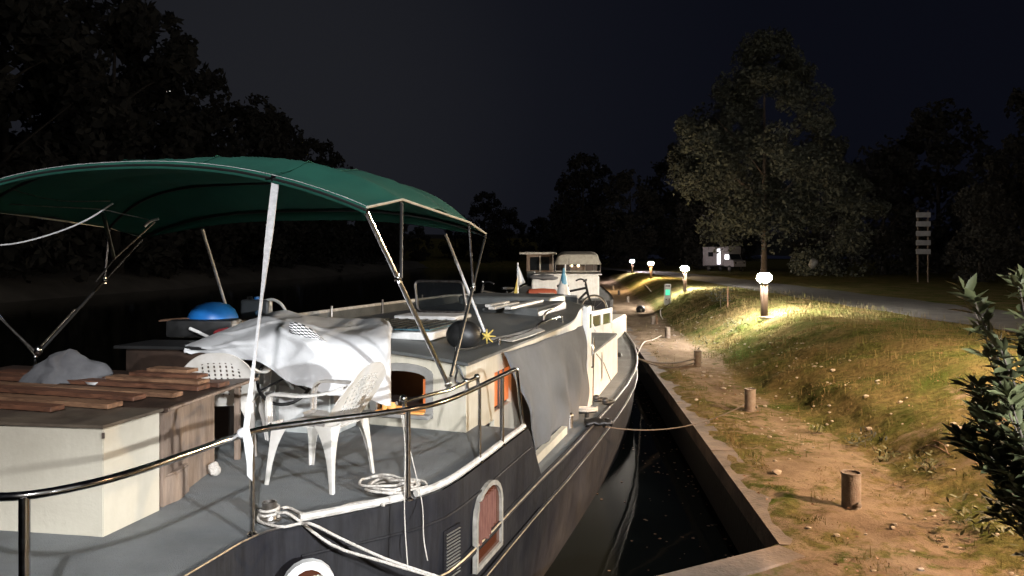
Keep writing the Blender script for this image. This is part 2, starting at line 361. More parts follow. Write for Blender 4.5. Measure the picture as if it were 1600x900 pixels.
a = g.data.attributes.new('dirt', 'FLOAT', 'POINT'); a.data.foreach_set('value', dirtv)
# quay wall face and coping
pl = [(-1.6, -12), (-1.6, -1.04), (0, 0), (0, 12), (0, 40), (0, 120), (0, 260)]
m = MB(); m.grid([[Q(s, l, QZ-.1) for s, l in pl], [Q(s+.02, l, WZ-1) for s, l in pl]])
o = m.build('quay_wall', M['wall'], smooth_=0); tag(o, 'dark quay wall dropping from the towpath to the black water', 'quay wall')
m = MB(); cop = []
segs = [((-1.6, -12), (-1.6, -1.04))]
def strip(m, a, b, w, z0, z1, gap=.012, step=1.6):
    a = Vector((*a, 0)); b = Vector((*b, 0)); d = (b-a); L = d.length; d.normalize(); n = Vector((d.y, -d.x, 0)); k = max(1, int(L/step))
    for i in range(k):
        p = a+d*(L*i/k+gap/2); q = a+d*(L*(i+1)/k-gap/2); j = rnd.uniform(-.004, .004)
        m.prism([Q(c.x, c.y, z0) for c in (p-n*.03, q-n*.03, q+n*w, p+n*w)], (0, 0, z1-z0+j))
strip(m, (-1.6, -9), (-1.6, -1.04), .3, QZ-.2, QZ+.015)
strip(m, (-1.6, -1.04), (-.02, -.015), .26, QZ-.2, QZ+.016)
strip(m, (0, 0.01), (0, 44), .27, QZ-.2, QZ+.018)
strip(m, (0, 44), (0, 200), .27, QZ-.2, QZ+.018, step=12)
o = m.build('quay_coping', M['concrete'], smooth_=0); tag(o, 'worn brown concrete coping along the quay edge', 'coping')
# the road
rc = [(11.3, -6), (11.5, 8), (11.75, 18), (12.1, 27), (12.7, 40), (13.4, 56), (13.0, 76), (10.5, 105), (9, 150)]
cp = cat_rom([(x, y, 0) for x, y in rc], 10); L1 = []; L2 = []
for i, p in enumerate(cp):
    t = (cp[min(i+1, len(cp)-1)]-cp[max(i-1, 0)]).normalized(); n = Vector((t.y, -t.x, 0)); w = 1.75+.10*math.sin(i*1.3)
    L1.append(p-n*w+Vector((0, 0, .035))); L2.append(p+n*w+Vector((0, 0, .035)))
m = MB(); m.grid([L1, [a.lerp(b, .5)+Vector((0, 0, .02)) for a, b in zip(L1, L2)], L2]); struct(m.build('road', M['asphalt'], smooth_=180))
# far bank on the left, its rise and the end of the canal
m = MB(); rr_ = []
for l in [-20+8*i for i in range(46)]:
    w = 1.2*fbm(l, 0, .05); rr_.append([Q(s+w, l, z+.25*fbm(s, l, .3)) for s, z in ((-41, -1.85), (-42.2, -1.5), (-43.5, -.7), (-46, -.1), (-54, .4), (-70, 2), (-100, 6), (-150, 12), (-260, 16))])
m.grid(rr_); o = m.build('far_bank', M['bankdirt'], smooth_=180); struct(o)
m = MB(); m.grid([[Vector((x, y, z+.8*fbm(x, y, .05))) for x in range(-170, 20, 10)] for y, z in ((215, -2), (222, -.3), (260, 2), (330, 9))])
struct(m.build('canal_bend_bank', M['ground'], smooth_=180))
m = MB(); m.grid([[Vector((x, y, z+2.5*fbm(x, y, .012))) for x in range(-420, 520, 30)] for y, z in ((340, 2), (420, 12), (520, 17), (700, 18))])
struct(m.build('hills', M['leafd'], smooth_=180))
# grass blades, one mass
m = MB(); bm = m.bm; gr = random.Random(3)
def blade(p, h, w, lean, a):
    d = Vector((math.cos(a), math.sin(a), 0)); n = Vector((-d.y, d.x, 0))
    b0 = bm.verts.new(p-n*w); b1 = bm.verts.new(p+n*w); m0 = bm.verts.new(p+n*w*.7+d*lean*.35+Vector((0, 0, h*.6))); m1 = bm.verts.new(p-n*w*.7+d*lean*.35+Vector((0, 0, h*.6)))
    t = bm.verts.new(p+d*lean+Vector((0, 0, h))); bm.faces.new((b0, b1, m0, m1)); bm.faces.new((m1, m0, t))
cnt = 0
for k in range(64000):
    l = -3.5+33*gr.random()**1.5; s = .3+9*gr.random()**1.1 if gr.random() < .93 else gr.uniform(.28, .5)
    x_, y_ = Q(s, l, 0).xy
    if y_ < 2.5: continue
    dm = dirtmask(s, l)+.5*fbm(s+3, l, 2.3)
    if dm > .46: continue
    if s > 7.2: continue
    for j in range(2):
        sj = s+gr.gauss(0, .03); lj = l+gr.gauss(0, .03); far = 1+max(0, l-4)*.05
        p = Q(sj, lj, gh(sj, lj)-.005); tall = gr.random() < .02+.10*(fbm(s*1.3, l*1.3, 1.7) > .22)
        blade(p, (gr.uniform(.012, .034)*(1+.9*smooth(s, 1.5, 3)*(fbm(s, l, .8)+.25))+(.10 if tall else 0))*min(far, 1.5), gr.uniform(.002, .004)*far, gr.uniform(.01, .06), gr.uniform(0, 2*PI)); cnt += 1
o = m.build('grass', M['grassb'], smooth_=0); struct(o, 'stuff'); o['label'] = 'short dry green and straw coloured grass on the bank'; o['category'] = 'grass'
m = MB()
for k in range(420):
    s = gr.uniform(.3, 3.2); l = gr.uniform(-2, 22); r = gr.uniform(.008, .03)*(1 if gr.random() < .9 else 2); c = Q(s, l, gh(s, l)+r*.2)
    t_ = bmesh.new(); bmesh.ops.create_icosphere(t_, subdivisions=1, radius=r); [setattr(v, 'co', Vector((v.co.x*gr.uniform(.8, 1.3), v.co.y*gr.uniform(.7, 1.2), v.co.z*.6))+c) for v in t_.verts]; m._add(t_)
o = m.build('pebbles', M['stone'], smooth_=0); struct(o, 'stuff'); o['label'] = 'small pebbles and grit on the trodden quay path'; o['category'] = 'pebbles'
m = MB()
for k in range(260):
    l = gr.uniform(.1, 15); s = -gr.random()**2.2*1.5-.04; c = Q(s, l, WZ+.004); r = gr.uniform(.008, .026); a = gr.uniform(0, 6.3)
    m.prism([c+Vector((r*math.cos(a+q)*(1 if i % 2 else .6), r*math.sin(a+q)*.8, 0)) for i, q in enumerate((0, 1.2, 2.3, 3.3, 4.4, 5.4))], (0, 0, .002))
o = m.build('floating_leaves', M['plank2'], smooth_=0); struct(o, 'stuff'); o['label'] = 'small leaves and scum floating on the dark water along the quay wall'; o['category'] = 'leaves'
# fallen leaves and litter
m = MB()
for k in range(900):
    s = gr.uniform(.1, 6); l = gr.uniform(-2, 14); z = gh(s, l)+.012; r = gr.uniform(.008, .028); a = gr.uniform(0, 6.3)
    c = Q(s, l, z); m.grid([[c+Vector((r*math.cos(a), r*math.sin(a), .004)), c+Vector((-r*.5*math.sin(a), r*.5*math.cos(a), gr.uniform(0, .02)))], [c+Vector((r*.5*math.sin(a), -r*.5*math.cos(a), gr.uniform(0, .02))), c-Vector((r*math.cos(a), r*math.sin(a), 0))]])
o = m.build('fallen_leaves', M['plank2'], smooth_=0); struct(o, 'stuff'); o['label'] = 'scattered dry fallen leaves on the dirt path'; o['category'] = 'leaves'

# ------------------------------------------------------------------ trees
def crown_mesh(name, seed, w, h, z0, n, ls_, material, gaps=.5, lobes=26, cone=.0, lr=(.24, .46)):
    r = random.Random(seed); m = MB(); bm = m.bm; cl = []
    for k in range(lobes):
        zz = r.random(); a = r.uniform(0, 2*PI); env = math.sin(PI*min(1, (zz*.86+.10)))**.7*(1-cone*zz)
        rad = w*env*r.uniform(.35, .95)
        cl.append((Vector((math.cos(a)*rad, math.sin(a)*rad, z0+h*zz*.96)), w*r.uniform(*lr)*(1-.35*zz)))
    for k in range(n):
        c, cr_ = cl[r.randrange(lobes)]
        d = Vector((r.gauss(0, 1), r.gauss(0, 1), r.gauss(0, .75))).normalized()*cr_*(r.random()**.35)
        p = c+d; q = noise.noise(p*(.55))
        if q < -.12*gaps*2: continue
        sz = ls_*r.uniform(.5, 1.3); nn = Vector((r.gauss(0, 1), r.gauss(0, 1), r.gauss(.4, 1))).normalized()
        x = nn.orthogonal().normalized(); y = nn.cross(x); a = r.uniform(0, 6.3); x, y = x*math.cos(a)+y*math.sin(a), y*math.cos(a)-x*math.sin(a)
        vs_ = [bm.verts.new(p+x*sz*i+y*sz*j) for i, j in ((-.5, 0), (-.1, .28), (.5, .05), (.05, -.3))]
        bm.faces.new(vs_)
    return m
def trunk_mb(seed, h, r0, spread, nb=7):
    r = random.Random(seed); m = MB(); lean = r.uniform(-.5, .5)
    main = [Vector((lean*math.sin(t*2.2)*.6, lean*.4*t*t, h*.78*t)) for t in (0, .12, .3, .5, .75, 1)]
    m.tube(main, r0, 9, r2=r0*.25)
    m.lathe([(r0*1.5, -.3), (r0*1.25, .15), (r0*1.0, .6)], main[0], 9)
    for k in range(nb):
        t = .28+.6*k/nb; i = min(4, int(t*5)); p = main[i].lerp(main[i+1], t*5-i); a = k*2.4+r.random(); L = spread*r.uniform(.5, .9)
        m.tube([p, p+Vector((math.cos(a)*L*.4, math.sin(a)*L*.4, L*.35)), p+Vector((math.cos(a)*L, math.sin(a)*L, L*.75))], r0*.32, 6, r2=r0*.06)
    return m
def make_tree(kind, seed, label, w, h, z0, n, ls_, mm, r0=.3, group=None, **k):
    t = empty(kind, label, 'tree', group=group); o = crown_mesh('crown', seed, w, h-z0, z0, n, ls_, mm, **k).build('crown', mm, t, 0)
    trunk_mb(seed, h, r0, w).build('trunk', M['bark'] if mm is not M['leafd'] else mat('unlit_bark', (.022, .019, .016), .95), t, 60); return t  # unlit trees get a bark copy with the shade in its colour
big = make_tree('broadleaf_tree', 17, 'tall pale green broadleaf tree beyond the road, faintly lit by the quay lamps', 6.9, 18.8, 3.4, 64000, .32, M['leaf'], .26, lobes=74, gaps=.6, cone=.30, lr=(.20, .38))
place(big, (19.7, 60, 0))
m = crown_mesh('limb_foliage', 5, 3.6, 4.4, 7.4, 7000, .32, M['leaf'], lobes=10, lr=(.3, .6))
for v in m.bm.verts: v.co += Vector((-5.9, -1.0, 0))
o = m.build('side_crown', M['leaf'], None, 0); o.parent = big
m = crown_mesh('limb_foliage', 8, 2.0, 2.2, 6.9, 3600, .32, M['leaf'], lobes=8, lr=(.3, .6))
for v in m.bm.verts: v.co += Vector((-5.6, -1.2, 0))
o = m.build('side_crown', M['leaf'], None, 0); o.parent = big
m = crown_mesh('limb_foliage', 9, 4.6, 8.5, .6, 13000, .30, M['leaf'], lobes=26, lr=(.2, .42))
for v in m.bm.verts: v.co += Vector((4.6, -1.5, 0))
o = m.build('side_crown', M['leaf'], None, 0); o.parent = big
m = MB(); m.tube([Vector((0, 0, 6)), Vector((-3, -.4, 8)), Vector((-6.5, -1, 10.2))], .14, 6, r2=.03); o = m.build('limb', M['bark'], None); o.parent = big
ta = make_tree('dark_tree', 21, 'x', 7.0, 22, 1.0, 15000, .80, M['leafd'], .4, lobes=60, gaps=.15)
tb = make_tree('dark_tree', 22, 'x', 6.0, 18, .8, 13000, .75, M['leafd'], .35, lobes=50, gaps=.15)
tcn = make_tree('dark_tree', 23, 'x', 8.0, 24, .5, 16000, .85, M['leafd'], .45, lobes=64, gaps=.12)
protos = [ta, tb, tcn]; used = set()
def dark(i, loc, rz, sc, label, group):
    p = protos[i]
    t = p if i not in used else copy_tree(p)
    used.add(i); place(t, loc, rz, label, sc); t['group'] = group; return t
GL = 'tall dark trees lining the far bank'
left = [(-47, -8, 2, 1.15), (-50, 8, 0, 1.2), (-46.5, 22, 2, 1.2), (-49, 36, 1, 1.68), (-47, 50, 0, 1.30), (-52, 58, 2, 1.36), (-46.5, 66, 1, 1.55), (-48, 80, 2, 1.16), (-47, 95, 0, 1.14), (-49, 110, 1, 1.36), (-47, 126, 2, .94), (-48, 144, 0, .9), (-46, 162, 1, .95), (-46, 182, 2, .62),
        (-60, 30, 0, 1.2), (-62, 48, 2, 1.15), (-60, 76, 0, 1.15), (-60, 100, 2, 1.05), (-58, 132, 0, .95)]
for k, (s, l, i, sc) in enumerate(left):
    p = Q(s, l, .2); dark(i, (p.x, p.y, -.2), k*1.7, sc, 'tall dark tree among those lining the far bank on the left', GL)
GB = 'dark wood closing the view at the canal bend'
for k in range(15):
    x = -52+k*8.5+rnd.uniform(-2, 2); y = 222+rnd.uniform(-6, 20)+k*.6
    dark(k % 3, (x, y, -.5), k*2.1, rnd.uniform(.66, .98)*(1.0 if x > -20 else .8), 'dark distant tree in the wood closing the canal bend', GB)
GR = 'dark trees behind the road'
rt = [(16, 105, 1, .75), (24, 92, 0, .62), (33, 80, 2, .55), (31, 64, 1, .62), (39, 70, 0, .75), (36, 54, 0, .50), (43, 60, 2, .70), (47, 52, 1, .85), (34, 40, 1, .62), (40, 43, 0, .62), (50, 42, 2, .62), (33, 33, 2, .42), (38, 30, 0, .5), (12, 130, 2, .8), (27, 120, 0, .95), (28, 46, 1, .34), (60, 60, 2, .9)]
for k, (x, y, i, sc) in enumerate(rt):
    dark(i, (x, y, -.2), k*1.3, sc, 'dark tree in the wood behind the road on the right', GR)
# leaves thin out where the moon glints through
cam0 = Vector((0, 0, CH)); rd = (D(263, 141, 100)-cam0).normalized()
for t in [x for x in SC.objects if x.name.startswith('dark_tree')]:
    rel = t.location-cam0; k = rel.dot(rd)
    if k < 0 or (Vector((rel.x, rel.y, 0))-Vector((rd.x, rd.y, 0))*k).length > 14: continue
    for c in [x for x in SC.objects if x.parent is t and x.name.startswith('crown')]:
        mw = Matrix.LocRotScale(t.location, t.rotation_euler, t.scale); c.data = c.data.copy(); b_ = bmesh.new(); b_.from_mesh(c.data); dl = []
        for f in b_.faces:
            w = mw @ f.calc_center_median(); q = w-cam0
            if (q-rd*q.dot(rd)).length < .75 and rnd.random() < .80: dl.append(f)
        bmesh.ops.delete(b_, geom=dl, context='FACES'); b_.to_mesh(c.data); b_.free()
# moon seen through the left trees
mo = MB(); mo.ball(D(264, 140, 900), (11, 11, 11), 24); o = mo.build('moon', mat('moon_surface', (.8, .8, .75), .9, emit=(1, .97, .9), es=1.3)); tag(o, 'small white moon glinting through the treetops on the left', 'moon')

# ================================================================== THE BARGE
def lb(p): p = Vector(p); return (p.dot(bv), p.dot(bu), p.z)
VC = -3.9
barge = empty('moored_barge', 'long dark hulled barge with cream coachroof moored against the quay', 'barge', tuple(B(VC, 12, WZ)), -YAW)
HB = [(2.3, .0), (2.3, .95), (2.38, 1.12), (2.52, 1.24), (2.75, 1.31), (3.1, 1.34), (3.55, 1.33), (3.72, 1.36), (3.86, 1.44), (4.1, 1.64), (4.3, 1.80), (4.5, 1.94), (4.73, 2.03), (5.0, 2.06), (5.5, 2.075), (6.1, 2.08), (6.62, 2.09), (6.72, 2.09), (7.08, 2.10), (8, 2.13), (9.5, 2.15), (11, 2.15), (12.5, 2.13), (14, 2.06), (15.2, 1.96), (16.4, 1.80), (18, 1.53), (19.6, 1.16), (21, .78), (22.2, .38), (23, .0)]
def topz(u):
    if u <= 6.66: return 0
    if u <= 7.08: return -.57*(u-6.66)/.42
    return -.57+.16*smooth(u, 16, 23)
def outline(k):    # closed loop, k scales towards the centre line
    st = [(VC+h*k, u) for u, h in HB]; po = [(VC-h*k, u) for u, h in HB[::-1]][1:-1]; return st+po
m = MB(); lv = [(0, 1, 0), (-.10, 1.0, .5), (-.5, .995, 1), (-.9, .985, 1), (-1.35, .965, 1), (-1.75, .93, 1), (-2.1, .88, 1)]
rows = []
for dz, k, _ in lv:
    row = []
    for v, u in outline(1):
        z = max(dz, -2.1) if dz < -.5 else (topz(u)+dz if topz(u)+dz > -.85 else -.85)
        if dz < -.5: z = min(z, topz(u)-.12)
        kk = 1-(1-k)*1.0; uu = 12.6+(u-12.6)*(1-(1-k)*.25); row.append(B(VC+(v-VC)*kk, uu, z))
    rows.append(row)
m.grid(rows, closed=True); hull = m.build('hull', M['hull'], barge, 30)
# deck, strip by strip
m = MB(); row = []
for u, h in HB[1:]: row.append([B(VC+h*.985*(j/10*2-1), u, topz(u)-.012+.03*(1-(j/5-1)**2)*(1 if u < 6.7 else 0)) for j in range(11)])
m.grid(row); m.build('deck', M['deck'], barge, 30)
# toe rail (pale half round trim along the aft deck) and rubbing strakes
def edge(u, off=0, z=None):
    for (a, ha), (b, hb_) in zip(HB[1:], HB[2:]):
        if a <= u <= b and b > a:
            h = ha+(hb_-ha)*(u-a)/(b-a); break
    else: h = HB[-1][1]
    return B(VC+h+off, u, topz(u) if z is None else z)
U = lambda a, b, n: [a+(b-a)*i/n for i in range(n+1)]
for a, b in ((3.92, 4.44), (4.53, 6.60)):
    m = MB(); m.tube([edge(u, -.035)+Vector((0, 0, .022)) for u in U(a, b, 14)], .024, 8); m.build('toe_rail', M['hulltrim'], barge)
m = MB(); m.tube([edge(u, .0)+Vector((0, 0, -.0)) for u in U(2.75, 3.9, 20)], .006, 6); m.build('edge_bead', M['steeldull'], barge)
m = MB(); m.tube([edge(u, .0, -.57) if u < 7.08 else edge(u, .0) for u in U(4.55, 22.9, 70)], .032, 8); m.build('rubbing_strake', M['hull'], barge)
m = MB(); m.tube([edge(u, .024, -.55) if u < 7.08 else edge(u, .024)+Vector((0, 0, .02)) for u in U(4.55, 22.9, 90)], .0075, 6); m.build('strake_capping', M['steeldull'], barge)
m = MB(); m.tube([edge(u, .0, -.86) for u in U(4.55, 18, 50)], .022, 8); m.build('rubbing_strake', M['hulltrim'] if 0 else M['hull'], barge)
m = MB(); m.tube([edge(u, .017, -.85) for u in U(4.55, 18, 50)], .006, 6); m.build('strake_capping', M['steeldull'], barge)
m = MB(); m.tube([edge(u, .006, -.19) for u in U(3.9, 6.72, 40)], .008, 6); m.build('weld_bead', M['hull'], barge)

# arched hull windows -----------------------------------------------------
def arch_pts(w, h, n=9, rise=.3):
    b = [(-w/2, 0), (w/2, 0), (w/2, h*(1-rise))]
    return b+[(w/2*math.cos(PI*k/n), h*(1-rise)+h*rise*math.sin(PI*k/n)) for k in range(1, n)]+[(-w/2, h*(1-rise))]
def framed(parent, fn, w, h, fw, mframe, mglass, th=.03, rise=.3, name='window'):
    # fn(x, y, out) -> world; ring frame standing proud, pane a little behind
    o_ = arch_pts(w, h, rise=rise); i_ = arch_pts(w-2*fw, h-2*fw, rise=rise); i_ = [(x, y+fw) for x, y in i_]
    m = MB(); n = len(o_); prof = [(o_, -.004), (o_, th), (i_, th), (i_, -.004)]
    m.grid([[fn(x, y, d) for x, y in ring]+[fn(*ring[0], d)] for ring, d in prof+prof[:1]]); bmesh.ops.remove_doubles(m.bm, verts=m.bm.verts, dist=1e-4); bmesh.ops.recalc_face_normals(m.bm, faces=m.bm.faces)
    f = m.build(name, mframe, parent, 30)
    m = MB(); m.prism([fn(x, y, .004) for x, y in i_], fn(0, 0, .008)-fn(0, 0, .004)); p = m.build('pane', mglass, f, 0)
    return f, p
def hullframe(u0, z0):   # local frame on the hull side at station u0
    p0 = edge(u0, 0, z0); p1 = edge(u0+.35, 0, z0); p00 = edge(u0-.35, 0, z0); t = (p1-p00).normalized(); nn = Vector((t.y, -t.x, 0))
    if nn.dot(bv) < 0 and u0 > 4.8: nn = -nn
    return lambda x, y, d: p0+t*x+Vector((0, 0, y))+nn*d
fn = hullframe(5.50, -.74)
litglass = mat('glowing_curtained_glass', (.03, .015, .012), .15, emit=(1, .24, .06), es=.07, scale=3)  # pane emission stands for warm light from the room behind
f1, _ = framed(barge, fn, .60, .58, .035, mat('weathered_frame', (.30, .28, .24), .7, col2=(.18, .165, .14), scale=12), litglass, rise=.36)
m = MB(); ys = []
for j, yy in enumerate((.18, .35, .50)):
    ys.append([fn(-.24+.36*i/60, yy+(.025*math.sin(i*.16)+.05*(i/60) if j == 0 else 0), .024+.018*math.sin(i*.72+.6*math.sin(i*.21))) for i in range(61)])
m.grid(ys); m.build('curtain', M['curtain'], f1, 180)
fn = hullframe(4.83, -.62)
m = MB(); m.prism([fn(x, y, .001) for x, y in ((-.10, 0), (.10, 0), (.10, .34), (-.10, .34))], fn(0, 0, .012)-fn(0, 0, .001)); gr_ = m.build('air_grille', M['hull'], barge, 0)
m = MB()
for k in range(14): m.tube([fn(-.085, .02+k*.0225, .02), fn(.085, .02+k*.0225, .02)], .0055, 5)
m.build('louvres', M['roofp'], gr_)
# arched window with a bright white surround in the rounded quarter
pa = B(VC+1.44, 3.86, 0); pb = B(VC+1.80, 4.3, 0); t_ = (pb-pa).normalized(); n_ = Vector((t_.y, -t_.x, 0)); pc = D(481, 960, 4.49)
pc = W(481, 900, CH-(500/F)*4.46)
tq = Vector((.93, .36, 0)).normalized(); nq = Vector((tq.y, -tq.x, 0))
base = Vector(((481-800)/F*4.33, 4.33, -.70))
fq = lambda x, y, d: base+tq*x+Vector((0, 0, y))+nq*d
f2, _ = framed(barge, fq, .30, .535, .045, M['white'], litglass, th=.05, rise=.30)
m = MB(); m.grid([[fq(.02+.08*i/16, yy, .018+.006*math.sin(i*1.6)) for i in range(17)] for yy in (.08, .44)]); m.build('curtain', M['hulltrim'], f2, 180)

# coachroof -----------------------------------------------------------------
CW, CE, CU0, CU1 = -2.29, -5.51, 6.31, 14.2
wins = [(-2.90, .17, .50, .37)]   # centre v, base z, width, height
m = MB()     # aft wall with a real opening, walls as slabs
wv, wz, ww, wh = -2.90, .155, .50, .37
def wallcam(v): return .60+.12*(1-((v-VC)/1.65)**2)
def aft_poly():
    segs_ = []
    seg = lambda v0, v1, z0, z1a, z1b: segs_.append([B(v0, CU0, z0), B(v1, CU0, z0), B(v1, CU0, z1b), B(v0, CU0, z1a)])
    seg(wv+ww/2, CW, -.05, wallcam(wv+ww/2), wallcam(CW)); seg(wv-ww/2, wv+ww/2, -.05, wz, wz)
    n = 8
    for k in range(n):
        a = wv-ww/2+ww*k/n; b = a+ww/n; za = wz+wh-.07*(abs((a-wv)/(ww/2)))**2; zb = wz+wh-.07*(abs((b-wv)/(ww/2)))**2
        segs_.append([B(a, CU0, za), B(b, CU0, zb), B(b, CU0, wallcam(b)), B(a, CU0, wallcam(a))])
    vs_ = [wv-ww/2, -3.6, -4.1, -4.7, -5.2, CE]
    for a, b in zip(vs_, vs_[1:]): seg(b, a, -.05, wallcam(b), wallcam(a))
    return segs_
for pgn in aft_poly(): m.prism(pgn, bu*.05)
bmesh.ops.remove_doubles(m.bm, verts=m.bm.verts, dist=1e-4)
m.build('cabin_end_wall', M['cream'], barge, 0)
m = MB()   # starboard side: wall, lit side window, wall
m.prism([B(CW+.002, u, z) for u, z in ((CU0+.0, -.05), (7.12, -.05), (7.12, .60), (CU0+.0, .60))], bv*-.05)
m.prism([B(CW, u, z) for u, z in ((7.12, -.57), (7.7, -.57), (7.7, .02), (7.12, .02))], bv*-.05)
m.prism([B(CW, u, z) for u, z in ((7.12, .40), (7.7, .40), (7.7, .60), (7.12, .60))], bv*-.05)
m.prism([B(CW, u, z) for u, z in ((7.7, -.57), (10.4, -.57), (10.4, .60), (7.7, .60))], bv*-.05)
for ua, ub in zip(U(10.4, 13.9, 7), U(10.4, 13.9, 7)[1:]):
    va, vb_ = (VC+1.61*(1-.31*smooth(q, 10.0, 14.4)) for q in (ua, ub)); m.prism([B(va, ua, -.57), B(vb_, ub, -.57), B(vb_, ub, .60), B(va, ua, .60)], bv*-.04)
m.prism([B(CE, u, z) for u, z in ((CU0+.06, -.57), (13.9, -.57), (13.9, .62), (CU0+.06, .62))], bv*.05)
m.build('cabin_side_wall', M['cream'], barge, 0)
m = MB(); m.prism([B(CW-.03, u, z) for u, z in ((7.12, .05), (7.7, .05), (7.7, .38), (7.12, .38))], bv*-.01); wo = m.build('side_window', M['litor'], barge, 0)
m = MB()
for u in (7.13, 7.30, 7.46): m.box(B(CW-.012, u, .21), (.02, .018, .38))
m.box(B(CW-.012, 7.4, .20), (.02, .02, .02)); m.build('window_bars', M['darkwood'], wo)
# curved forward wall
m = MB(); fw_ = []
for k in range(17):
    t = -1+2*k/16; fw_.append((VC+1.61*.70*t, 13.9+.75*(1-abs(t)**2.4)))
m.grid([[B(v, u, -.5) for v, u in fw_], [B(v, u, .66) for v, u in fw_]]); m.build('cabin_front_wall', M['cream'], barge, 60)
# roof skin, cambered, with a lip
m = MB(); rws = []
for i in range(25):
    f = i/24; r = []
    for j in range(17):
        t = -1+2*j/16; u = CU0-.06+(14.0+.78*(1-abs(t)**2.4)-CU0+.06)*f
        r.append(B(VC+1.655*t*(1-(.31 if t > 0 else .08)*smooth(u, 10.0, 14.4)), u, .615+.12*(1-t*t)))
    rws.append(r)
m.grid(rws); m.solid(.028); roof = m.build('roof', M['roofp'], barge, 35)
# raised pale coaming along the port side and round the front
cm = [(VC-1.64*(1-.07*smooth(u, 10, 14)), u) for u in U(7.4, 13.9, 16)]+[(VC+1.64*t*(.93 if t < 0 else .93-.24*t), 14.0+.76*(1-abs(t)**2.4)) for t in [-1+.1*i for i in range(1, 19)]]
m = MB(); m.tube([B(v, u, .765) for v, u in cm], .026, 8); m.build('coaming_rail', M['hulltrim'], roof)
m = MB(); m.grid([[B(v, u, .60) for v, u in cm], [B(v, u, .755) for v, u in cm]]); m.solid(.02); m.build('coaming_board', M['roofp'], roof, 40)
for u in (8.2, 9.6, 11.2, 12.8):
    m = MB(); m.tube([B(VC-1.58, u, .62), B(VC-1.58, u, .84)], .02, 8); m.build('coaming_stanchion', M['steeldull'], roof)
# starboard handrails
def rail(pts, r, name, parent, mm='steel'): 
    m = MB(); m.tube(pts, r, 10); return m.build(name, M[mm], parent)
hr = rail([B(-2.50-.13*max(0, u-10.2), u, z) for u, z in ((9.9, .64), (9.93, .74), (10.05, .77), (12.5, .77), (12.65, .74), (12.7, .64))], .02, 'grab_rail', roof, 'steeldull')
hr = rail([B(-2.34, u, z) for u, z in ((8.95, .62), (8.98, .70), (9.1, .72), (10.2, .72), (10.3, .70), (10.33, .62))], .018, 'grab_rail', roof, 'steel')
hr = rail([B(-2.36, 7.5, .60), B(-2.36, 7.5, .70)], .015, 'stanchion', roof); hr = rail([B(-2.44, 6.46, .62), B(-2.44, 6.46, .73)], .014, 'stanchion', roof)
m = MB(); m.tube(cat_rom([B(-2.44, 6.46, .70), B(-2.43, 6.9, .665), B(-2.36, 7.5, .69), B(-2.34, 8.3, .66), B(-2.34, 8.95, .69)], 6), .009, 6); m.build('safety_line', M['blackp'], roof)
# hatches / skylights on the roof
def roofz(v): return .63+.12*(1-((v-VC)/1.655)**2)
m = MB()
for (a, b) in ((-3.95, -3.42), (-3.38, -2.9)):
    m.bbox((a, 7.0, roofz(a)-.03), (b, 8.2, .785), B, bev=.012)
sk = m.build('skylight_frame', M['white'], roof)
m = MB()
for (a, b) in ((-3.90, -3.47), (-3.33, -2.95)): m.bbox((a, 7.06, .795), (b, 8.14, .812), B)
m.build('skylight_pane', M['glassb'], sk)
m = MB()
for k in range(9): m.tube([B(-3.90+.12*k, 7.06, .818), B(-3.90+.12*k, 8.14, .818)], .007, 5)
m.build('skylight_bars', M['steeldull'], sk)
# raised hatch: base frame and open lid of dark glass
m = MB(); m.bbox((-4.25, 9.0, roofz(-4.2)-.02), (-3.4, 9.6, .78), B, bev=.015); hb_ = m.build('hatch_base', M['white'], roof)
def rrect(w, h, r, n=5):
    o = []
    for cx, cy, a0 in ((w/2-r, h-r, 0), (-w/2+r, h-r, 90), (-w/2+r, r, 180), (w/2-r, r, 270)):
        for k in range(n+1): a = R(a0+90*k/n); o.append((cx+r*math.cos(a), cy+r*math.sin(a)))
    return o
hx = (B(-3.4, 9.6, 0)-B(-4.25, 9.6, 0)).normalized(); hp = B(-3.83, 9.62, .79); hy = (Vector((0, 0, 1))*.93+bu*-.0+hx*-.22+bu*.25).normalized()
m = MB(); m.tube([hp+hx*x+hy*y for x, y in rrect(.70, .43, .07)], .020, 8, closed=True); lid = m.build('hatch_lid', M['steeldull'], hb_)
m = MB(); m.prism([hp+hx*x+hy*y for x, y in rrect(.68, .41, .06)], hx.cross(hy)*.006); m.build('hatch_glass', M['tint'], lid, 0)
# low engine room hatch with ramp and boards forward on the roof
m = MB(); m.bbox((-3.6, 10.6, .66), (-2.75, 12.4, .80), B, bev=.02); hh = m.build('sliding_hatch', M['roofp'], roof)
m = MB(); m.bbox((-4.6, 12.3, .70), (-3.0, 13.5, .86), B, bev=.03); m.build('deck_box', M['roofp'], roof)
m = MB(); m.tube(cat_rom([B(-2.36, 6.27, .63), B(-2.35, 6.27, .56), B(-2.37, 6.27, .47), B(-2.325, 6.27, .43), B(-2.29, 6.27, .46), B(-2.32, 6.27, .54), B(-2.35, 6.27, .60)], 5), .009, 6); m.build('rope_loop', M['blackp'], roof)
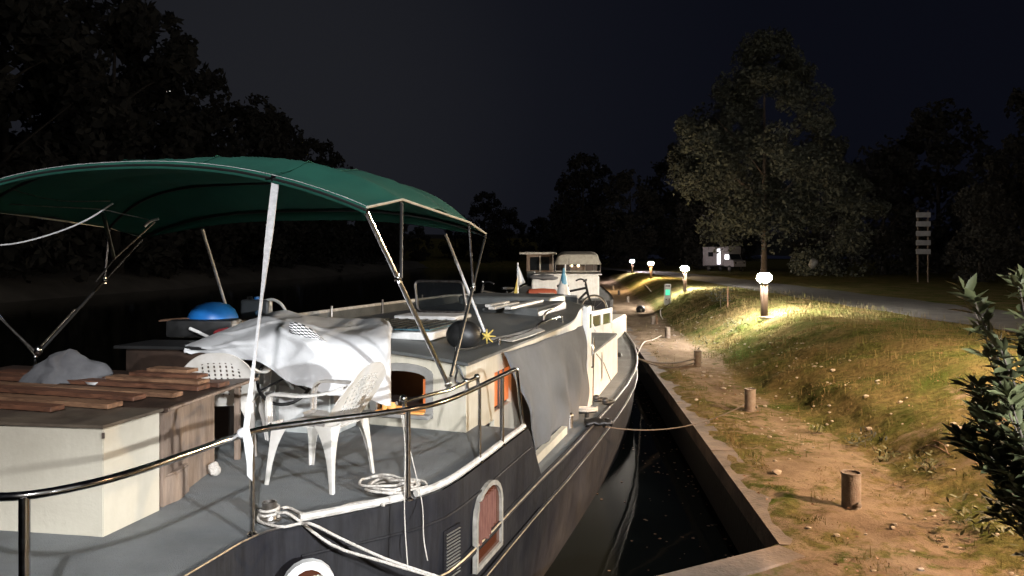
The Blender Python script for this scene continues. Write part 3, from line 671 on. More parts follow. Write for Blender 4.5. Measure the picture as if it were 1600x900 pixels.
# aft window of the cabin: arched frame, sill, black room, orange curtain
fa = lambda x, y, d: B(wv, CU0, wz)+bv*x+Vector((0, 0, y))-bu*d
o_ = [(x*1.22, y) for x, y in arch_pts(ww, wh+.06, rise=.22)]; i_ = [(-ww/2+.01, .0), (ww/2-.01, 0), (ww/2-.01, wh-.07)]+[(ww/2*.98*math.cos(PI*k/9), wh-.07+.06*math.sin(PI*k/9)) for k in range(1, 9)]+[(-ww/2+.01, wh-.07)]
i_ = i_[:len(o_)]
m = MB(); prof = [(o_, .0), (o_, .022), (i_, .022), (i_, -.06)]
m.grid([[fa(x, y-.0 if y else -.05 if ring is o_ else 0, d) for x, y in ring]+[fa(ring[0][0], -.05 if ring is o_ else 0, d)] for ring, d in prof]); bmesh.ops.recalc_face_normals(m.bm, faces=m.bm.faces)
wf = m.build('window_frame', mat('grey_frame', (.26, .25, .23), .6), barge, 30)
m = MB(); m.bbox((wv-ww/2-.14, CU0-.11, wz-.045), (wv+ww/2+.05, CU0+.10, wz-.012), B, bev=.006); m.build('window_sill', mat('grey_frame', (.26, .25, .23), .6), wf)
dk = mat('dark_interior', (.012, .006, .005), .9)
m = MB(); m.bbox((wv-.9, CU0+.6, -.0), (wv+.5, CU0+.62, .6), B); m.bbox((wv-.9, CU0+.06, .0), (wv-.88, CU0+.6, .6), B); m.bbox((wv-.88, CU0+.06, .11), (wv+.42, CU0+.6, .13), B); m.build('cabin_interior', dk, barge, 0)
m = MB(); m.bbox((wv+ww/2-.065, CU0+.055, wz+.06), (wv+ww/2-.012, CU0+.07, wz+wh-.09), B); m.build('window_curtain', M['litor'], wf, 0)
m = MB(); m.bbox((wv-ww/2+.02, CU0-.06, wz-.010), (wv+ww/2-.02, CU0+.2, wz+.0), B); m.build('sill_glow_slab', M['litwarm'], wf, 0)  # glowing slab stands for orange lamplight on the sill
# lower side locker with slit window and tall door post (white, forward of the tarpaulin)
m = MB()
m.prism([B(-2.0-.035*(u-10.4), u, z) for u, z in ((10.4, -.57), (13.9, -.57), (13.9, .10), (10.75, .12), (10.75, .84), (10.4, .84))], bv*-.06)
m.build('side_deck_screen', M['white'], barge, 0)
m = MB(); m.prism([B(v, u, .11) for v, u in ((-2.02, 10.75), (-2.13, 13.9), (-2.80, 13.9), (-2.30, 10.75))], (0, 0, .03)); m.build('locker_lid', M['deck'], barge, 0)
fs = lambda x, y, d: B(-2.045, 11.75, -.38)+bu*x+Vector((0, 0, y))+bv*d
framed(barge, fs, .20, .44, .03, M['hulltrim'], M['steeldull'], th=.012, rise=.2, name='slit_window')
fs = lambda x, y, d: B(-2.0, 10.58, .50)+bu*x+Vector((0, 0, y))+bv*d
framed(barge, fs, .24, .27, .035, M['white'], M['glassd'], th=.012, rise=.04, name='small_window')
rail([B(-1.96, 10.48, .0), B(-1.94, 10.48, .02), B(-1.94, 10.48, .30), B(-1.96, 10.48, .32)], .014, 'door_handle', barge)
rail([B(-1.97, 10.62, -.55), B(-1.95, 10.62, .4)], .010, 'door_hinge', barge)
m = MB(); m.tube([B(-2.02, 11.2, .10), B(-2.045, 12.0, -.15), B(-2.08, 12.9, -.57)], .006, 5); m.build('cable', M['blackp'], barge)
# hinged wheelhouse panel with small panes further forward
m = MB()
x0, x1 = 15.0, 16.35; zz0, zz1 = -.42, .44
for a, b, c, d in ((x0, x1, zz0, .0), (x0, x0+.12, .0, zz1), (x1-.12, x1, .0, zz1), (x0+.62, x0+.74, .0, zz1), (x0, x1, zz1-.1, zz1), (x0, x1, 0, .12)):
    m.prism([B(-2.82+.16*(u-15), u, z) for u, z in ((a, c), (b, c), (b, d), (a, d))], bv*-.04)
pn = m.build('wheelhouse_panel', M['white'], barge, 0)
m = MB(); m.prism([B(-2.835+.16*(u-15), u, z) for u, z in ((x0+.05, .08), (x1-.05, .08), (x1-.05, zz1-.05), (x0+.05, zz1-.05))], bv*-.01); m.build('panel_glass', M['glassd'], pn, 0)
m = MB(); m.prism([B(v, x0, z) for v, z in ((-2.86, -.42), (-2.86, .44), (-3.3, .5), (-3.3, -.42))], bu*.04); m.build('wheelhouse_end', M['white'], barge, 0)
for a, b in ((B(-2.75, 13.9, .62), B(-2.35, 14.6, -.5)),):
    rail([a, b], .018, 'brace', barge, 'white')
# foredeck house
m = MB(); m.bbox((-5.0, 15.6, -.6), (-2.9, 20.6, -.02), B, bev=.04); m.build('foredeck_hatch', M['cream'], barge)
# grey tarpaulin hung over the side
m = MB(); rr2 = []
for i in range(33):
    f = i/32; r = []
    ut = 7.28+3.20*f; ub = 7.62+2.74*f
    for j in range(25):
        g_ = j/24; top = B(-2.245+.19*smooth(f, .55, 1), ut, .585-.10*max(0, math.sin(f*PI*1.0))*(0 if f > .9 else .5)); 
        if f < .08: top.z -= .0
        bot = B(-2.03, ub, -.56)
        p = top.lerp(bot, g_); wv_ = .030*math.sin(f*23+2.5*g_+math.sin(f*9))*(.25+g_)+.045*noise.noise(Vector((f*5, g_*3, 0)))+.06*math.sin(PI*g_)
        r.append(p+bv*wv_)
    rr2.append(r)
m.grid(rr2); m.solid(.006); o = m.build('side_tarpaulin', M['tarp'], None, 180); tag(o, 'large grey tarpaulin hanging from the coachroof edge down to the side deck', 'tarpaulin')
m = MB(); m.prism([B(v, u, .655) for v, u in ((-2.25, 7.6), (-2.21, 8.0), (-2.20, 8.8), (-2.40, 9.2), (-2.45, 8.3), (-2.55, 7.75))], (0, 0, .008)); o = m.build('folded_cloth', M['hulltrim'], None, 0); tag(o, 'pale strip of cloth folded over the roof edge above the grey tarpaulin', 'cloth')
# skirting board on side deck next to the tarpaulin
m = MB(); m.prism([B(v, u, -.565) for v, u in ((-1.955, 7.15), (-1.955, 8.9), (-2.02, 8.9), (-2.02, 7.15))], (0, 0, .09)); m.build('foot_rail', M['cream'], barge, 0)

# guard rail of stainless tube ------------------------------------------------
def inset(u, off=-.03, z=.57): return edge(u, off, z)
gpts = [B(VC-.2, 2.36, .57), B(VC+.6, 2.36, .57), B(VC+.95, 2.36, .57)]+[inset(u) for u in (2.42, 2.56, 2.75, 3.0, 3.4)]
gpts = cat_rom(gpts, 5)+[inset(3.62), inset(3.68), inset(3.78)]+cat_rom([inset(4.0), inset(4.2), inset(4.45), inset(4.7), inset(5.1), inset(5.7), inset(6.3)], 5)
gr0 = empty('guard_rail', 'polished stainless steel guard rail round the aft deck', 'guard rail', tuple(B(VC, 4, 0)))
def rl(pts, r, name, mm='steel'): m = MB(); m.tube(pts, r, 12); return m.build(name, M[mm], gr0)
rl(gpts, .0185, 'top_rail'); 
e0 = inset(6.3); e1 = edge(6.62, -.05, .02)
rl(cat_rom([inset(6.28), inset(6.36, z=.555), inset(6.42, -.04, .50)], 4)+[e1], .017, 'end_stay')
def post(u, r=.018, z0=.0, off=-.03):
    p = edge(u, off, z0); m = MB(); m.tube([p, Vector((p.x, p.y, .565))], r, 10); m.lathe([(r*2.1, .0), (r*2.1, .008), (r*1.1, .02)], p, 14); return m.build('post', M['steel'], gr0)
post(2.42, .022); post(3.66, .014); post(4.47); post(5.96, .018); post(5.05 if 0 else 5.42, .013)
p = B(VC+.2, 2.36, 0); m = MB(); m.tube([p, p+Vector((0, 0, .565))], .022, 10); m.build('post', M['steel'], gr0)
# short slide rail clamped on top
rl([inset(4.42, -.05, .615), inset(4.9, -.05, .625), inset(5.42, -.05, .635)], .013, 'slide_rail')
for u in (4.46, 5.2, 5.42):
    m = MB(); m.tube([inset(u, -.04, .56), inset(u, -.05, .65)], .015, 8); m.ball(inset(u, -.05, .64), (.05, .05, .045)); m.build('clamp', M['steel'], gr0)

# ------------------------------------------------------------------ canopy
can = empty('bimini_canopy', 'dark green canvas sun canopy stretched on a folding steel frame over the aft deck', 'canopy', tuple(B(VC, 5.2, 0)))
bows = [(4.08, 1.83, 2.15, 2.3), (4.57, 1.91, 2.235, 3.4), (5.25, 1.885, 2.235, 4.2), (5.86, 1.815, 2.20, 4.6), (6.28, 1.735, 1.98, 3.0)]
HW = 1.80
def bow(i, t):
    u, ze, zc, n = bows[i]; return B(VC+HW*t, u, ze+(zc-ze)*(1-abs(t)**n))
m = MB(); rws = []; NT = 96
for i in range(4):
    for k in range(8 if i < 3 else 9):
        f = k/8; r = []
        for j in range(NT+1):
            t = -1+2*j/NT; a = bow(i, t); b = bow(i+1, t); p = a.lerp(b, f); p.z -= .045*math.sin(PI*f)*(.3+.7*(1-t*t))+.010*noise.noise(Vector((t*9, i+f*2, 0)))+.006*noise.noise(Vector((t*30, (i+f)*1.3, 4))); r.append(p)
        rws.append(r)
m.grid(rws); m.solid(.004); cv = m.build('canvas', M['green'], can, 180)
m = MB(); m.grid([[bow(4, -1+2*j/NT)+Vector((0, 0, .0)) for j in range(NT+1)], [bow(4, -1+2*j/NT)+Vector((0, 0, -.10*(1-abs(-1+2*j/NT)**6)-.01))+bu*.01 for j in range(NT+1)]]); m.solid(.003); m.build('front_valance', M['green'], can, 180)
m = MB(); m.grid([[bow(0, -1+2*j/NT)+Vector((0, 0, .004)) for j in range(NT+1)], [bow(0, -1+2*j/NT)+Vector((0, 0, -.045))-bu*.008 for j in range(NT+1)]]); m.solid(.003); m.build('rear_valance', M['green'], can, 180)
m = MB(); m.tube([bow(0, -1+2*j/NT)+Vector((0, 0, .004))-bu*.006 for j in range(NT+1)], .0018, 5); m.build('seam', M['strap'], cv)
for tq_ in (-.62, -.22, .22, .62):
    m = MB(); pts_ = []
    for i in range(4):
        for k in range(8):
            f = k/8; p = bow(i, tq_).lerp(bow(i+1, tq_), f); p.z += -.045*math.sin(PI*f)*(.3+.7*(1-tq_*tq_))+.006*0+.010; pts_.append(p)
    m.tube(pts_, .0035, 5); m.build('stitched_seam', M['green'], cv)
m = MB(); m.tube([bow(i, 1)+bv*.006+Vector((0, 0, -.004)) for i in (0, 1, 3, 4)], .0085, 6); m.build('edge_piping', M['piping'], cv)
m = MB(); m.tube([bow(i, -1)-bv*.006+Vector((0, 0, -.004)) for i in (0, 1, 3, 4)], .0085, 6); m.build('edge_piping', M['piping'], cv)
for i in (0, 1, 3, 4):
    m = MB(); m.tube([bow(i, -1+2*j/NT)+Vector((0, 0, -.022)) for j in range(NT+1)], .012, 7); m.build('bow', M['blackp'], can)
# frame legs both sides, joints, dark webbing
for sd in (1, -1):
    foot = B(VC+(1.99 if sd > 0 else -1.99), 5.24 if sd > 0 else 5.24, .66)
    if sd > 0: foot = W(700, 600, .62)
    f2_ = foot+bu*.06+Vector((0, 0, .05))
    tops = [bow(i, sd)+Vector((0, 0, -.03)) for i in (0, 1, 3, 4)]
    A = tops[0]; Bt = tops[3]
    m = MB(); m.tube([foot, A], .0155, 9); m.build('frame_leg', M['steel'], can)
    m = MB(); m.tube([f2_, f2_.lerp(Bt, .60)], .0135, 8); m.build('frame_leg', M['blackp'], can)
    ja = foot.lerp(A, .66); m = MB(); m.tube([tops[1], ja+bv*.02], .011, 8); m.build('frame_strut', M['black'], can)
    jb = f2_.lerp(Bt, .60); m = MB(); m.tube([tops[2], jb], .013, 8); m.build('frame_strut', M['steel'], can)
    m = MB(); m.tube([jb, Bt], .010, 7); m.build('frame_strut', M['black'], can)
    for j_ in (ja, jb):
        m = MB(); m.ball(j_, (.05, .05, .05)); m.tube([j_-Vector((0, 0, .03)), j_+Vector((0, 0, .03))], .019, 8); m.build('joint', M['steel'], can)
    m = MB(); m.ball(foot, (.055, .055, .055)); m.tube([foot, Vector((foot.x, foot.y, .57))], .016, 8); m.build('foot_fitting', M['steel'], can)
# webbing tapes
def tape(a, b, w0, w1, name='webbing_strap', parent=can, mm='strap', face=None, th=.003):
    a = Vector(a); b = Vector(b); d = (b-a).normalized(); n = (face or Vector((0, -1, 0))); x = d.cross(n).normalized(); rws = []
    for k in range(13):
        f = k/12; p = a.lerp(b, f); w = w0+(w1-w0)*f; tw = .9*math.sin(f*2.5); xx = (x*math.cos(tw)+d.cross(x)*math.sin(tw)) if w0 != w1 else x
        rws.append([p-xx*w/2, p+xx*w/2])
    m = MB(); m.grid(rws); m.solid(th); return m.build(name, M[mm], parent, 60)
tp = bow(0, .66); tp = D(431, 279, bow(0, .62).y-.01)
rp = W(384, 676, .585)
m = MB(); ptsA = [tp.lerp(rp, k/8) for k in range(9)]; m.tube(ptsA, .014, 10, r2=.014); 
m.bm.free(); m = MB()
prev = None; dd = (rp-tp).normalized(); xx = Vector((1, 0, 0)); 
rws = []
for k in range(15):
    f = k/14; p = tp.lerp(rp, f); w = (.044-.0*f) if f < .2 else .044-.030*smooth(f, .2, .55)+.016*smooth(f, .7, .95)
    yy = Vector((.15, 1, 0)).normalized()*.004
    rws.append([p-xx*w/2-yy, p+xx*w/2-yy, p+xx*w/2+yy, p-xx*w/2+yy, p-xx*w/2-yy])
m.grid(rws); m.build('webbing_strap', M['strap'], can, 40)
m = MB(); m.box(tp+Vector((0, -.01, .0)), (.052, .012, .035)); m.box(tp+Vector((-.0, -.012, .0)), (.12, .008, .012)); m.build('strap_buckle', M['steel'], can)
m = MB(); q_ = rp+Vector((.01, -.03, 0)); m.grid([[q_+Vector((-.02+.02*0, 0, .03)), q_+Vector((.02, 0, .03))], [q_+Vector((.0, -.01, -.08)), q_+Vector((.045, -.01, -.06))], [q_+Vector((.012, -.015, -.15)), q_+Vector((.04, -.012, -.16))], [q_+Vector((.012, -.01, -.22)), q_+Vector((.04, -.01, -.25))]]); m.solid(.004); m.build('strap_tail', M['strap'], can, 60)
m = MB(); m.ball(rp+Vector((-.01, -.01, 0)), (.07, .06, .06)); m.build('strap_knot', M['strap'], can)
# port and forward guys
def guy(a, b, r=.011, mm='strap'): m = MB(); m.tube([a, b], r, 7); return m.build('guy_strap', M[mm], can)
pv = [j for j in range(1)]
guy(D(316, 358, bow(4, -.6).y-.3), D(353, 478, 7.6), .015)
guy(D(696, 366, bow(4, .55).y), D(757, 518, 7.2), .013)
guy(D(161, 333, 6.9), D(178, 405, 6.7), .018, 'steeldull'); guy(D(178, 405, 6.7), D(242, 347, 7.0), .006, 'steeldull'); guy(D(178, 405, 6.7), D(150, 440, 6.7), .006, 'steeldull')
guy(D(-30, 468, 6.2), D(58, 552, 6.1), .009, 'steeldull'); guy(D(116, 484, 6.6), D(60, 545, 6.1), .007, 'steeldull')
m = MB(); m.ball(D(60, 548, 6.1), (.06, .06, .09)); m.build('joint', M['steel'], can)
m = MB(); m.tube(cat_rom([D(-40, 384, 5.6), D(20, 381, 5.6), D(80, 366, 5.6), D(135, 344, 5.6), D(176, 318, 5.6)], 6), .006, 6); m.build('hanging_cord', M['strap'], can)
m = MB(); m.tube(cat_rom([D(6, 291, 5.9), D(50, 305, 5.9), D(100, 314, 5.9), D(172, 314, 5.9)], 6), .005, 6); m.build('hanging_cord', M['steeldull'], can)
m = MB(); m.tube(cat_rom([D(-30, 316, 6.1), D(80, 323, 6.2), D(155, 327, 6.3), D(190, 334, 6.5), D(232, 343, 6.9)], 6), .005, 6); m.build('hanging_cord', M['steeldull'], can)
m = MB(); m.tube(cat_rom([D(226, 354, 6.9), D(234, 346, 6.9), D(248, 342, 6.9)], 4), .012, 6); m.build('clip', M['strap'], can)

# ================================================================== THINGS ON THE AFT DECK
def poly_box(name, mm, pts, z0, z1, parent=None, bev=0):
    m = MB(); m.prism([Vector((p[0], p[1], z0)) for p in pts], (0, 0, z1-z0))
    if bev: bmesh.ops.bevel(m.bm, geom=m.bm.edges[:], offset=bev, segments=2, affect='EDGES')
    return m.build(name, M[mm], parent, 35)
DK = .004
# cream painted locker
c0 = Vector((-2.22, 4.17, 0)); ax = Vector((-.989, .145, 0)); ay = Vector((.238, .971, 0))
lk = empty('deck_locker', 'cream painted box locker at the port side of the aft deck, scuffed at its edges', 'locker', tuple(c0+ax*.8))
P4 = lambda a, b: c0+ax*a+ay*b
poly_box('side_panel', 'creambox', [P4(0, 0), P4(1.7, 0), P4(1.7, .45), P4(0, .45)], .012, .60, lk, .004)
poly_box('top', 'darktop', [P4(-.012, -.014), P4(1.71, -.014), P4(1.71, .47), P4(-.012, .47)], .604, .622, lk, .003)
m = MB()
for z, s_ in ((.565, .03),): m.box(c0+Vector((.001, -.001, z)), (.006+s_*.3, .006+s_*.3, s_), Matrix.Rotation(.4, 3, 'Z'))
m.build('chipped_edge', M['darkwood'], lk, 0)
# weathered plywood chest with overhanging dark top
ch_ = empty('plywood_chest', 'weathered brown plywood chest with a wide dark wooden top behind the cream locker', 'chest', (-3.2, 5.3, 0))
poly_box('side_panel', 'ply', [(-2.115, 4.66), (-2.13, 5.50), (-3.9, 5.95), (-4.1, 5.05)], .012, .585, ch_, .004)
poly_box('top', 'darkwood', [(-2.09, 4.64), (-1.945, 5.86), (-2.55, 6.02), (-4.22, 6.5), (-4.42, 5.22)], .590, .618, ch_, .004)
m = MB(); m.tube([Vector((-2.085, 4.66, .604)), Vector((-1.938, 5.86, .604))], .011, 6); m.build('edge_trim', M['ply'], ch_)
for p in ((-2.0, 5.78),): m = MB(); m.box(Vector((p[0]-.06, p[1]-.02, .30)), (.04, .04, .58), bev=.004); m.build('leg', M['ply'], ch_)
m = MB(); m.prism([Vector(p) for p in ((-2.12, 4.66, .01), (-2.07, 4.80, .01), (-2.09, 4.98, .01), (-2.16, 4.98, .01), (-2.16, 4.66, .01))], (0, 0, .19)); bmesh.ops.bevel(m.bm, geom=m.bm.edges[:], offset=.01, segments=2, affect='EDGES'); o = m.build('wood_offcut', M['ply'], None); tag(o, 'short rough wooden block on the deck against the plywood chest', 'wood block')
m = MB(); c = W(334, 746, .0)+Vector((0, 0, .05)); m.ball(c, (.10, .09, .10), 12)
for v in m.bm.verts: v.co += (v.co-c)*.5*noise.noise(v.co*22)
o = m.build('crumpled_rag', M['rope'], None, 180); tag(o, 'small crumpled pale rag on the deck at the foot of the plywood chest', 'rag')
# planks
pk = [(4.60, .12, -5.5, -3.47, .620, 'plank', 'long reddish plank lying farthest back on the chest top'),
      (4.44, .13, -5.6, -3.52, .620, 'plank', 'long reddish brown plank beside the farthest one on the chest top'),
      (4.16, .10, -5.4, -3.50, .620, 'plank2', 'paler long plank lying across the middle of the chest top'),
      (4.02, .11, -5.3, -3.66, .620, 'plank', 'dark red plank in front of the pale long plank'),
      (3.76, .12, -4.6, -3.60, .624, 'plank2', 'thin brown board ending on the cream locker top'),
      (3.58, .10, -4.7, -3.85, .624, 'plank', 'reddish board nearest the front edge of the cream locker')]
for u, w, v0, v1, z, mm, lbl in pk:
    jt = rnd.uniform(-.03, .03); m = MB(); m.bbox((v0, u-w/2, z+.002), (v1, u+w/2, z+.032), lambda a, b, c, jt=jt: B(a, b+jt*(a+4), c+.002*math.sin(a*3)), bev=.003); o = m.build('plank', M[mm], None, 0); tag(o, lbl, 'plank', 'planks on the locker and chest')
for i, (u, v0, v1, z, mm, lbl) in enumerate(((4.50, -4.35, -3.56, .656, 'plank2', 'short pale offcut board, bottom of the small stack on the planks'), (4.56, -4.20, -3.62, .683, 'plank', 'short reddish board in the middle of the small stack'), (4.62, -4.1, -3.75, .708, 'plank2', 'shortest orange brown board on top of the small stack'))):
    m = MB(); m.bbox((v0, u-.06, z), (v1, u+.06, z+.024), B, bev=.002); o = m.build('plank', M[mm], None, 0); tag(o, lbl, 'plank', 'planks on the locker and chest')
# heap of grey cloth
m = MB(); c = Vector((-3.30, 5.62, .62)); rws = []
for i in range(14):
    f = i/13; r = []
    for j in range(36):
        a = 2*PI*j/36; rad = (1-f**1.15)*(.27+.045*math.sin(3*a+1)+.028*math.sin(7*a)); h = .235*(f**.85)+.03*math.sin(2*a+.5)*f*(1-f)*4
        p = c+Vector((math.cos(a)*rad+.05*f, math.sin(a)*rad*.7, h)); k = (noise.noise(p*7)*.05+noise.noise(p*17)*.022); r.append(p+Vector((k, k, abs(k)*.6)))
    rws.append(r)
m.grid(rws, closed=True); o = m.build('cloth_heap', M['greycloth'], None, 180); tag(o, 'grey cloth thrown in a heap on the dark chest top', 'cloth')
m = MB(); m.lathe([(.02, 0), (.075, .008), (.09, .03), (.085, .028), (.03, .012)], Vector((-2.96, 5.50, .62)), 18); o = m.build('dish', M['white'], None); tag(o, 'small white dish beside the heap of grey cloth', 'dish')
m = MB(); m.tube([Vector((-3.03, 5.72, .62)), Vector((-3.03, 5.72, .74))], .008, 7); o = m.build('metal_pin', M['steel'], None); tag(o, 'short upright steel pin behind the small white dish', 'pin')
# dark cabinet behind
cb = empty('dark_cabinet', 'dark brown wooden cabinet with a thin lipped top left of the white tarpaulin', 'cabinet', (-2.9, 6.5, 0))
poly_box('carcass', 'darkwood', [(-3.27, 6.50), (-2.35, 6.38), (-2.28, 6.75), (-3.2, 6.9)], .012, .755, cb, .006)
poly_box('top', 'blackp', [(-3.36, 6.47), (-2.30, 6.33), (-2.2, 6.78), (-3.25, 6.94)], .759, .785, cb, .004)
# helm console with wheel, white tarpaulin over it
hc = empty('helm_console', 'pale helm console standing against the cabin, half hidden by the white tarpaulin', 'helm console', tuple(B(-3.8, 5.95, 0)))
m = MB(); m.bbox((-4.35, 5.82, .012), (-3.30, 6.22, .80), B, bev=.01); m.build('cabinet', mat('grey_white_paint', (.50, .52, .50), .5), hc)
m = MB(); m.bbox((-4.33, 5.79, .10), (-3.86, 5.818, .42), B, bev=.004); m.bbox((-3.82, 5.79, .10), (-3.33, 5.818, .42), B, bev=.004); m.build('cabinet_door', M['white'], hc)
whc = D(446, 590, 6.24); rot = Matrix.Rotation(R(62), 3, 'X'); m = MB(); m.tube([whc+rot@Vector((.225*math.cos(2*PI*k/28), .225*math.sin(2*PI*k/28), 0)) for k in range(28)], .014, 8, closed=True); st = m.build('steering_wheel', M['black'], hc)
m = MB(); [m.tube([whc, whc+rot@Vector((.225*math.cos(a), .225*math.sin(a), 0))], .009, 6) for a in (R(90), R(210), R(330))]; m.build('spokes', M['black'], st)
m = MB(); m.tube([whc, whc+rot@Vector((0, 0, -.25))], .02, 8); m.build('steering_column', M['steeldull'], hc)
cols_back = [(300, 538, 6.9), (362, 512, 7.0), (430, 489, 7.15), (480, 494, 7.3), (545, 499, 7.4), (598, 500, 7.35), (613, 515, 7.1)]
cols_mid = [(292, 541, 6.55), (350, 522, 6.6), (405, 510, 6.7), (462, 505, 6.75), (530, 515, 6.9), (598, 514, 6.95), (611, 526, 6.8)]
cols_front = [(289, 545, 6.40), (335, 541, 6.36), (392, 533, 6.3), (455, 514, 6.27), (500, 529, 6.25), (598, 532, 6.30), (609, 540, 6.42)]
cols_f2 = [(289, 549, 6.40), (335, 549, 6.35), (392, 548, 6.27), (450, 553, 6.17), (505, 562, 6.12), (600, 570, 6.22), (608, 573, 6.40)]
cols_hem = [(289, 553, 6.40), (335, 557, 6.35), (394, 567, 6.25), (448, 597, 6.10), (505, 617, 6.05), (602, 634, 6.16), (606, 628, 6.36)]
rows_ = [cat_rom([D(*c) for c in cs], 20) for cs in (cols_back, cols_mid, cols_front, cols_f2, cols_hem)]
ncol = len(rows_[0]); dense = [cat_rom([rows_[r][c] for r in range(5)], 16) for c in range(ncol)]
m = MB(); rws = []
for ci, cc in enumerate(dense):
    r = []
    for ri, p in enumerate(cc):
        fr = ri/(len(cc)-1); fc = ci/(ncol-1)
        d = .020*noise.noise(Vector((p.x*2.5, p.z*1.6, 1)))+.007*noise.noise(Vector((p.x*9+p.z*4, p.z*3, 5)))
        if fr > .5: d += .022*math.sin(p.x*16+p.z*3)*(fr-.5)*2+.028*max(0, 1-abs((p.x+1.95)*3+(p.z-.6)*5)/.7)
        d += .018*max(0, 1-abs((p.x+1.75)*2.2-(p.z-.7)*2.5)/.25)
        for q_s, q_a, sd_ in ((1.7, .020, 3.0), (3.1, .006, 8.0)):
            nn_ = noise.noise(Vector((p.x*q_s+p.z*q_s*.8, p.y*q_s, p.z*q_s*1.2+sd_))); d += q_a*(1-min(1, abs(nn_)*5))**1.5
        r.append(p+Vector((0, -d, abs(d)*.8)))
    rws.append(r)
m.grid(rws); m.solid(.005); o = m.build('white_tarpaulin', M['wtarp'], None, 180); tag(o, 'creased white tarpaulin draped over the helm console and cabinet', 'tarpaulin')
m = MB(); c = D(480, 519, 6.22); rws = []
for i in range(9):
    f = i/8; r = []
    for j in range(9):
        g_ = j/8; p = c+Vector((-.135+.30*f, -.02+.02*g_, .045-.16*f*.75+.085*(g_-.5)*math.sin(PI*min(1, .25+f*.8))*1.3))
        p.y -= .03*math.sin(PI*g_); r.append(p)
    rws.append(r)
m.grid(rws, uv=True); m.solid(.004); o = m.build('checked_cloth', M['check'], None, 180); tag(o, 'black and white checked cloth hooked on the white tarpaulin', 'cloth')
# white plastic armchairs ------------------------------------------------------
def chair():
    t = empty('plastic_armchair', 'x', 'chair', group='white plastic garden armchairs on the aft deck')
    m = MB(); rws = []
    for i in range(9):
        f = i/8; x = .235-.46*f; hw = .225-.02*f; r = []
        for j in range(13):
            g_ = -1+2*j/12; z = .425-.02*f-.022*(1-g_*g_)*math.sin(PI*f)-(.03*(1-smooth(f, 0, .12)))
            r.append(Vector((x, hw*g_, z)))
        rws.append(r)
    m.grid(rws); m.solid(.007); m.build('seat', M['plastic'], t, 60)
    m = MB(); bm = m.bm; nr, nc = 40, 37; g_ = []
    for i in range(nr):
        f = i/(nr-1); r = []
        for j in range(nc):
            s_ = -1+2*j/(nc-1); top = 1-.26*abs(s_)**2.6; hw = .215+.045*math.sin(PI*min(1, f*.9)); z = .40+(.425*f)*top; x = -.205-.215*f-.0*s_+.055*s_*s_*(1-.2*f)
            r.append(bm.verts.new((x, hw*s_, z)))
        g_.append(r)
    for i in range(nr-1):
        for j in range(nc-1):
            f = i/(nr-1); hole = (.16 < f < .82) and 4 <= j <= nc-6 and (j % 3 == 1) and (i % 3 != 0) and abs(j-(nc-2)/2) < 14.2-5*f
            if hole: continue
            bm.faces.new((g_[i][j], g_[i][j+1], g_[i+1][j+1], g_[i+1][j]))
    m.solid(.007); m.build('backrest', M['plastic'], t, 50)
    for s_ in (1, -1):
        m = MB(); pts = cat_rom([Vector((-.335, s_*.235, .70)), Vector((-.22, s_*.262, .66)), Vector((-.05, s_*.285, .635)), Vector((.10, s_*.285, .635)), Vector((.205, s_*.275, .625)), Vector((.245, s_*.262, .57)), Vector((.247, s_*.25, .42))], 5)
        rws = []
        for i, p in enumerate(pts):
            tt = (pts[min(i+1, len(pts)-1)]-pts[max(i-1, 0)]).normalized(); y = Vector((0, 1, 0)); n = tt.cross(y).normalized(); w = .028; rws.append([p-y*w-n*.016, p-y*w, p-y*(w-.008)+n*.003, p+y*(w-.008)+n*.003, p+y*w, p+y*w-n*.016])
        m.grid(rws); m.solid(.005); m.build('armrest', M['plastic'], t, 50)
    for fx, sgn in ((.235, 1), (-.225, -1)):
        for s_ in (1, -1):
            m = MB(); foot = Vector((fx+sgn*.035, s_*.262, 0)); top = Vector((fx, s_*.225, .425)); rws = []
            for k in range(11):
                f = k/10; p = foot.lerp(top, f); a = .028+.085*f**3.2+.020*f; b = .024+.075*f**3.2+.016*f
                rws.append([p+Vector((-sgn*a*1.0, 0, 0)), p+Vector((-sgn*a*.5, s_*.006, 0)), p+Vector((0, s_*.006, 0)), p+Vector((sgn*.004, 0, 0)), p+Vector((sgn*.004, -s_*b*.5, 0)), p+Vector((0, -s_*b, 0))])
            m.grid(rws); m.solid(.006); m.build('leg', M['plastic'], t, 50)
    return t
c1 = chair(); c2 = copy_tree(c1)
place(c1, (-1.31, 5.29, .0), R(160), 'white plastic armchair standing alone in the middle of the aft deck')
place(c2, (-2.24, 6.06, .0), R(98), 'white plastic armchair with a rounded back tucked behind the plywood chest')
# things in the cabin window
m = MB(); m.lathe([(.020, 0), (.021, .06), (.016, .075), (.008, .095), (.008, .125)], B(wv-.15, CU0-.035, wz-.008), 14); o = m.build('bottle', M['litwarm'], None); tag(o, 'small orange lit bottle standing on the lit window sill of the cabin', 'bottle')
m = MB(); m.lathe([(.034, 0), (.036, .078), (.033, .08), (.031, .01)], B(wv-.075, CU0-.03, wz-.008), 18); o = m.build('mug', M['litwarm'], None); tag(o, 'orange lit mug beside the bottle on the window sill', 'mug')
point('cabin_lamp', tuple(B(wv+.05, CU0+.30, .43)), 2.2, (1, .45, .15), .03)
point('companionway_lamp', tuple(B(-2.17, 7.42, .25)), 1.0, (1, .35, .12), .04)
